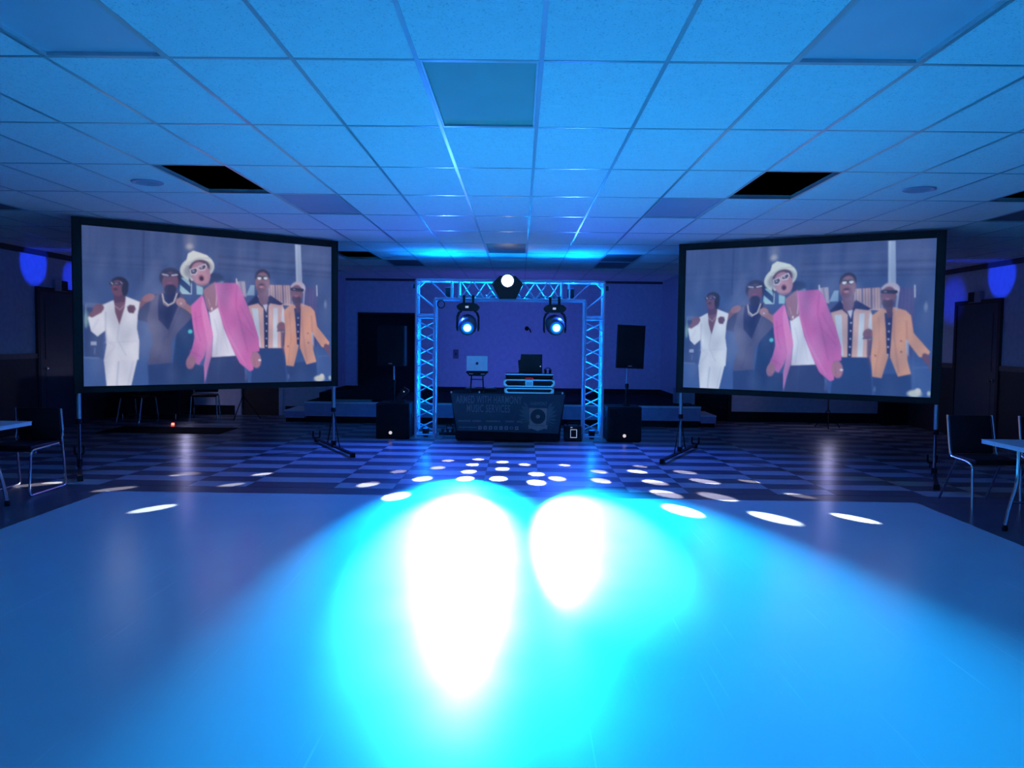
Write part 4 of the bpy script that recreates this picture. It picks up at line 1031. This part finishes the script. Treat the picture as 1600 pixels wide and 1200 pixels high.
# ------------------------------------------------------------------ tables and chairs at the edges
def folding_table(x0, x1, y0, y1, lb, z=.74):
    t = thing('folding_table', lb, 'table', ((x0 + x1) / 2, (y0 + y1) / 2, 0), 0, 'white folding tables at the sides')
    hx, hy = (x1 - x0) / 2, (y1 - y0) / 2
    MB().box(-hx, hx, -hy, hy, z - .006, z, .002).obj('tabletop', 'tabtop', t)
    MB().box(-hx + .003, hx - .003, -hy + .003, hy - .003, z - .038, z - .0065, .004).obj('edge_band', 'tabedge', t)
    for sy in (-1, 1):
        y = sy * (hy - .28)
        for sx in (-1, 1):
            MB().tube(rounded([(sx * .24, y, z - .04), (sx * .24, y, .40), (sx * .30, y, .20), (sx * .33, y, .03)], .12), .016, 8).obj('leg', 'chrome', t, True)
            MB().lathe([(.02, .001), (.024, .02), (.018, .05)], (sx * .33, y, 0), 'z', 10).obj('foot_cap', 'black', t)
        MB().tube([(-.285, y, .24), (.285, y, .24)], .011, 8).obj('crossbar', 'chrome', t, True)
    return t
folding_table(-5.32, -4.52, 5.7, 7.40, 'white topped folding table at the left edge of the picture')
folding_table(4.02, 4.82, 5.2, 7.0, 'white topped folding table at the right edge of the picture')
def sled_chair(x, y, rz, lb):
    t = thing('sled_chair', lb, 'chair', (x, y, 0), rz, 'dark chairs at the side tables')
    # faces -Y: front at -y
    for s in (-1, 1):
        p = rounded([(s * .23, .24, .80), (s * .235, .26, .56), (s * .235, .24, .50), (s * .235, .30, .014), (s * .235, -.32, .014), (s * .235, -.28, .44), (s * .235, .18, .455)], .05)
        MB().tube(p, .011, 8).obj('side_frame', 'chrome', t, True)
    MB().tube([(-.235, -.20, .42), (.235, -.20, .42)], .010, 8).tube([(-.235, .20, .44), (.235, .20, .44)], .010, 8).obj('cross_rail', 'chrome', t, True)
    MB().box(-.222, .222, -.26, .22, .432, .485, .02).obj('seat', 'seat', t, True)
    MB().box(-.215, .215, -.02, .02, -.17, .17, .018).xf(Matrix.Translation((0, .262, .635)) @ Matrix.Rotation(.06, 4, 'X')).obj('backrest', 'seat', t, True)
    return t
sled_chair(-4.865, 7.83, .0, 'dark padded chrome sled chair at the far end of the left table')
def leg_chair(x, y, rz, lb):
    t = thing('stacking_chair', lb, 'chair', (x, y, 0), rz, 'dark chairs at the side tables')
    for s in (-1, 1):
        MB().tube(rounded([(s * .225, -.24, .002), (s * .225, -.215, .43), (s * .225, -.10, .452)], .05), .011, 8).obj('leg', 'chrome', t, True)
        MB().tube([(s * .225, .06, .45), (s * .235, .34, .002)], .011, 8).obj('leg', 'chrome', t, True)
        MB().tube(rounded([(s * .225, -.10, .452), (s * .225, .17, .46), (s * .225, .20, .56), (s * .22, .27, .86)], .06), .011, 8).obj('back_upright', 'chrome', t, True)
    MB().box(-.212, .212, -.24, .19, .430, .485, .02).obj('seat', 'seat', t, True)
    MB().box(-.205, .205, -.018, .018, -.19, .19, .016).xf(Matrix.Translation((0, .235, .67)) @ Matrix.Rotation(-.2, 4, 'X')).obj('backrest', 'seat', t, True)
    return t
leg_chair(4.50, 7.78, .0, 'dark chair with slim chrome legs at the far end of the right table')
leg_chair(5.16, 7.72, -.1, 'second dark chrome chair, cut by the right edge of the picture')

# ------------------------------------------------------------------ projectors behind the screens
PL = (.62, .60, 1.0)
lamp('POINT', (-6.36, 15.24, .815), 6, PL, size=.03, name='projector_light')
lamp('POINT', (5.70, 14.78, .93), 6, PL, size=.03, name='projector_light')
# ------------------------------------------------------------------ clutter behind the left screen
tag(MB().box(-6.75, -4.78, 12.72, 13.6, .0015, .010, .003).obj('floor_mat', 'rug'), 'black rubber mat on the tiles behind the left screen', 'mat')
t = thing('back_table', 'dark covered table behind the left screen near the back wall', 'table', (-6.95, 15.25, 0))
MB().box(-.62, .62, -.35, .35, .70, .74, .006).obj('tabletop', 'black', t)
MB().box(-.60, .60, -.33, .33, .10, .699, .01).obj('drape', 'blackcloth', t)
for sx in (-.5, .5): MB().tube([(sx, -.25, .002), (sx, -.25, .10)], .012, 8).obj('leg', 'steel', t)
def back_chair(x, y, rz, lb):
    t = thing('stacking_chair', lb, 'chair', (x, y, 0), rz, 'chairs behind the left screen')
    for s in (-1, 1):
        MB().tube([(s * .22, -.20, .44), (s * .24, -.26, .002)], .013, 8).obj('leg', 'chrome', t)
        MB().tube([(s * .22, .16, .44), (s * .24, .26, .002)], .013, 8).obj('leg', 'chrome', t)
    MB().box(-.22, .22, -.22, .2, .43, .47, .015).obj('seat', 'seat', t)
    MB().box(-.21, .21, .19, .225, .50, .84, .012).obj('backrest', 'seat', t)
back_chair(-6.95, 14.55, 2.9, 'dark chair in front of the covered table behind the left screen')
back_chair(-5.93, 15.1, .25, 'dark chair right of the covered table behind the left screen')
t = thing('music_stand', 'thin black tripod stand against the wall behind the left screen', 'stand', (-5.60 + .35, 15.2, 0))
for a in (0, 2.1, 4.2): MB().tube([(0, 0, .45), (.32 * math.cos(a + .3), .32 * math.sin(a + .3), .005)], .009, 6).obj('leg', 'black', t)
MB().tube([(0, 0, .2), (0, 0, 1.2)], .012, 8).obj('pole', 'black', t)
MB().box(-.24, .24, -.015, .015, 1.2, 1.5, .006).obj('desk', 'black', t)
def projector(x, y, z, rz, lb):
    t = thing('projector', lb, 'projector', (x, y, z), rz, 'projectors behind the screens')
    MB().box(-.20, .20, -.12, .18, 0.001, .13, .015).obj('body', 'plast', t)
    MB().lathe([(.045, -.121), (.045, -.15), (.035, -.15)], (.0, 0, .07), 'y', 14).obj('lens', 'glassd', t)
    MB().box(-.15, -.13, -.126, -.121, .03, .045).obj('status_light', 'redled', t)
projector(-6.45, 15.45, .7405, .45, 'black projector on the covered table behind the left screen')
projector(5.76, 15.0, .85, -.45, 'black projector on a thin stand behind the right screen')
t = thing('projector_stand', 'thin black stand behind the right screen', 'stand', (5.76, 15.0, 0))
MB().box(-.18, .18, -.12, .14, .83, .849, .004).obj('tray', 'black', t)
MB().tube([(0, 0, .3), (0, 0, .83)], .012, 8).obj('pole', 'black', t)
for a in (0.2, 2.3, 4.4): MB().tube([(0, 0, .35), (.25 * math.cos(a), .25 * math.sin(a), .004)], .008, 6).obj('leg', 'black', t)
tag(MB().box(-6.10, -6.06, 14.0, 14.04, .0015, .03, .004).obj('power_switch', 'redled'), 'tiny glowing red switch on the floor behind the left screen', 'switch')
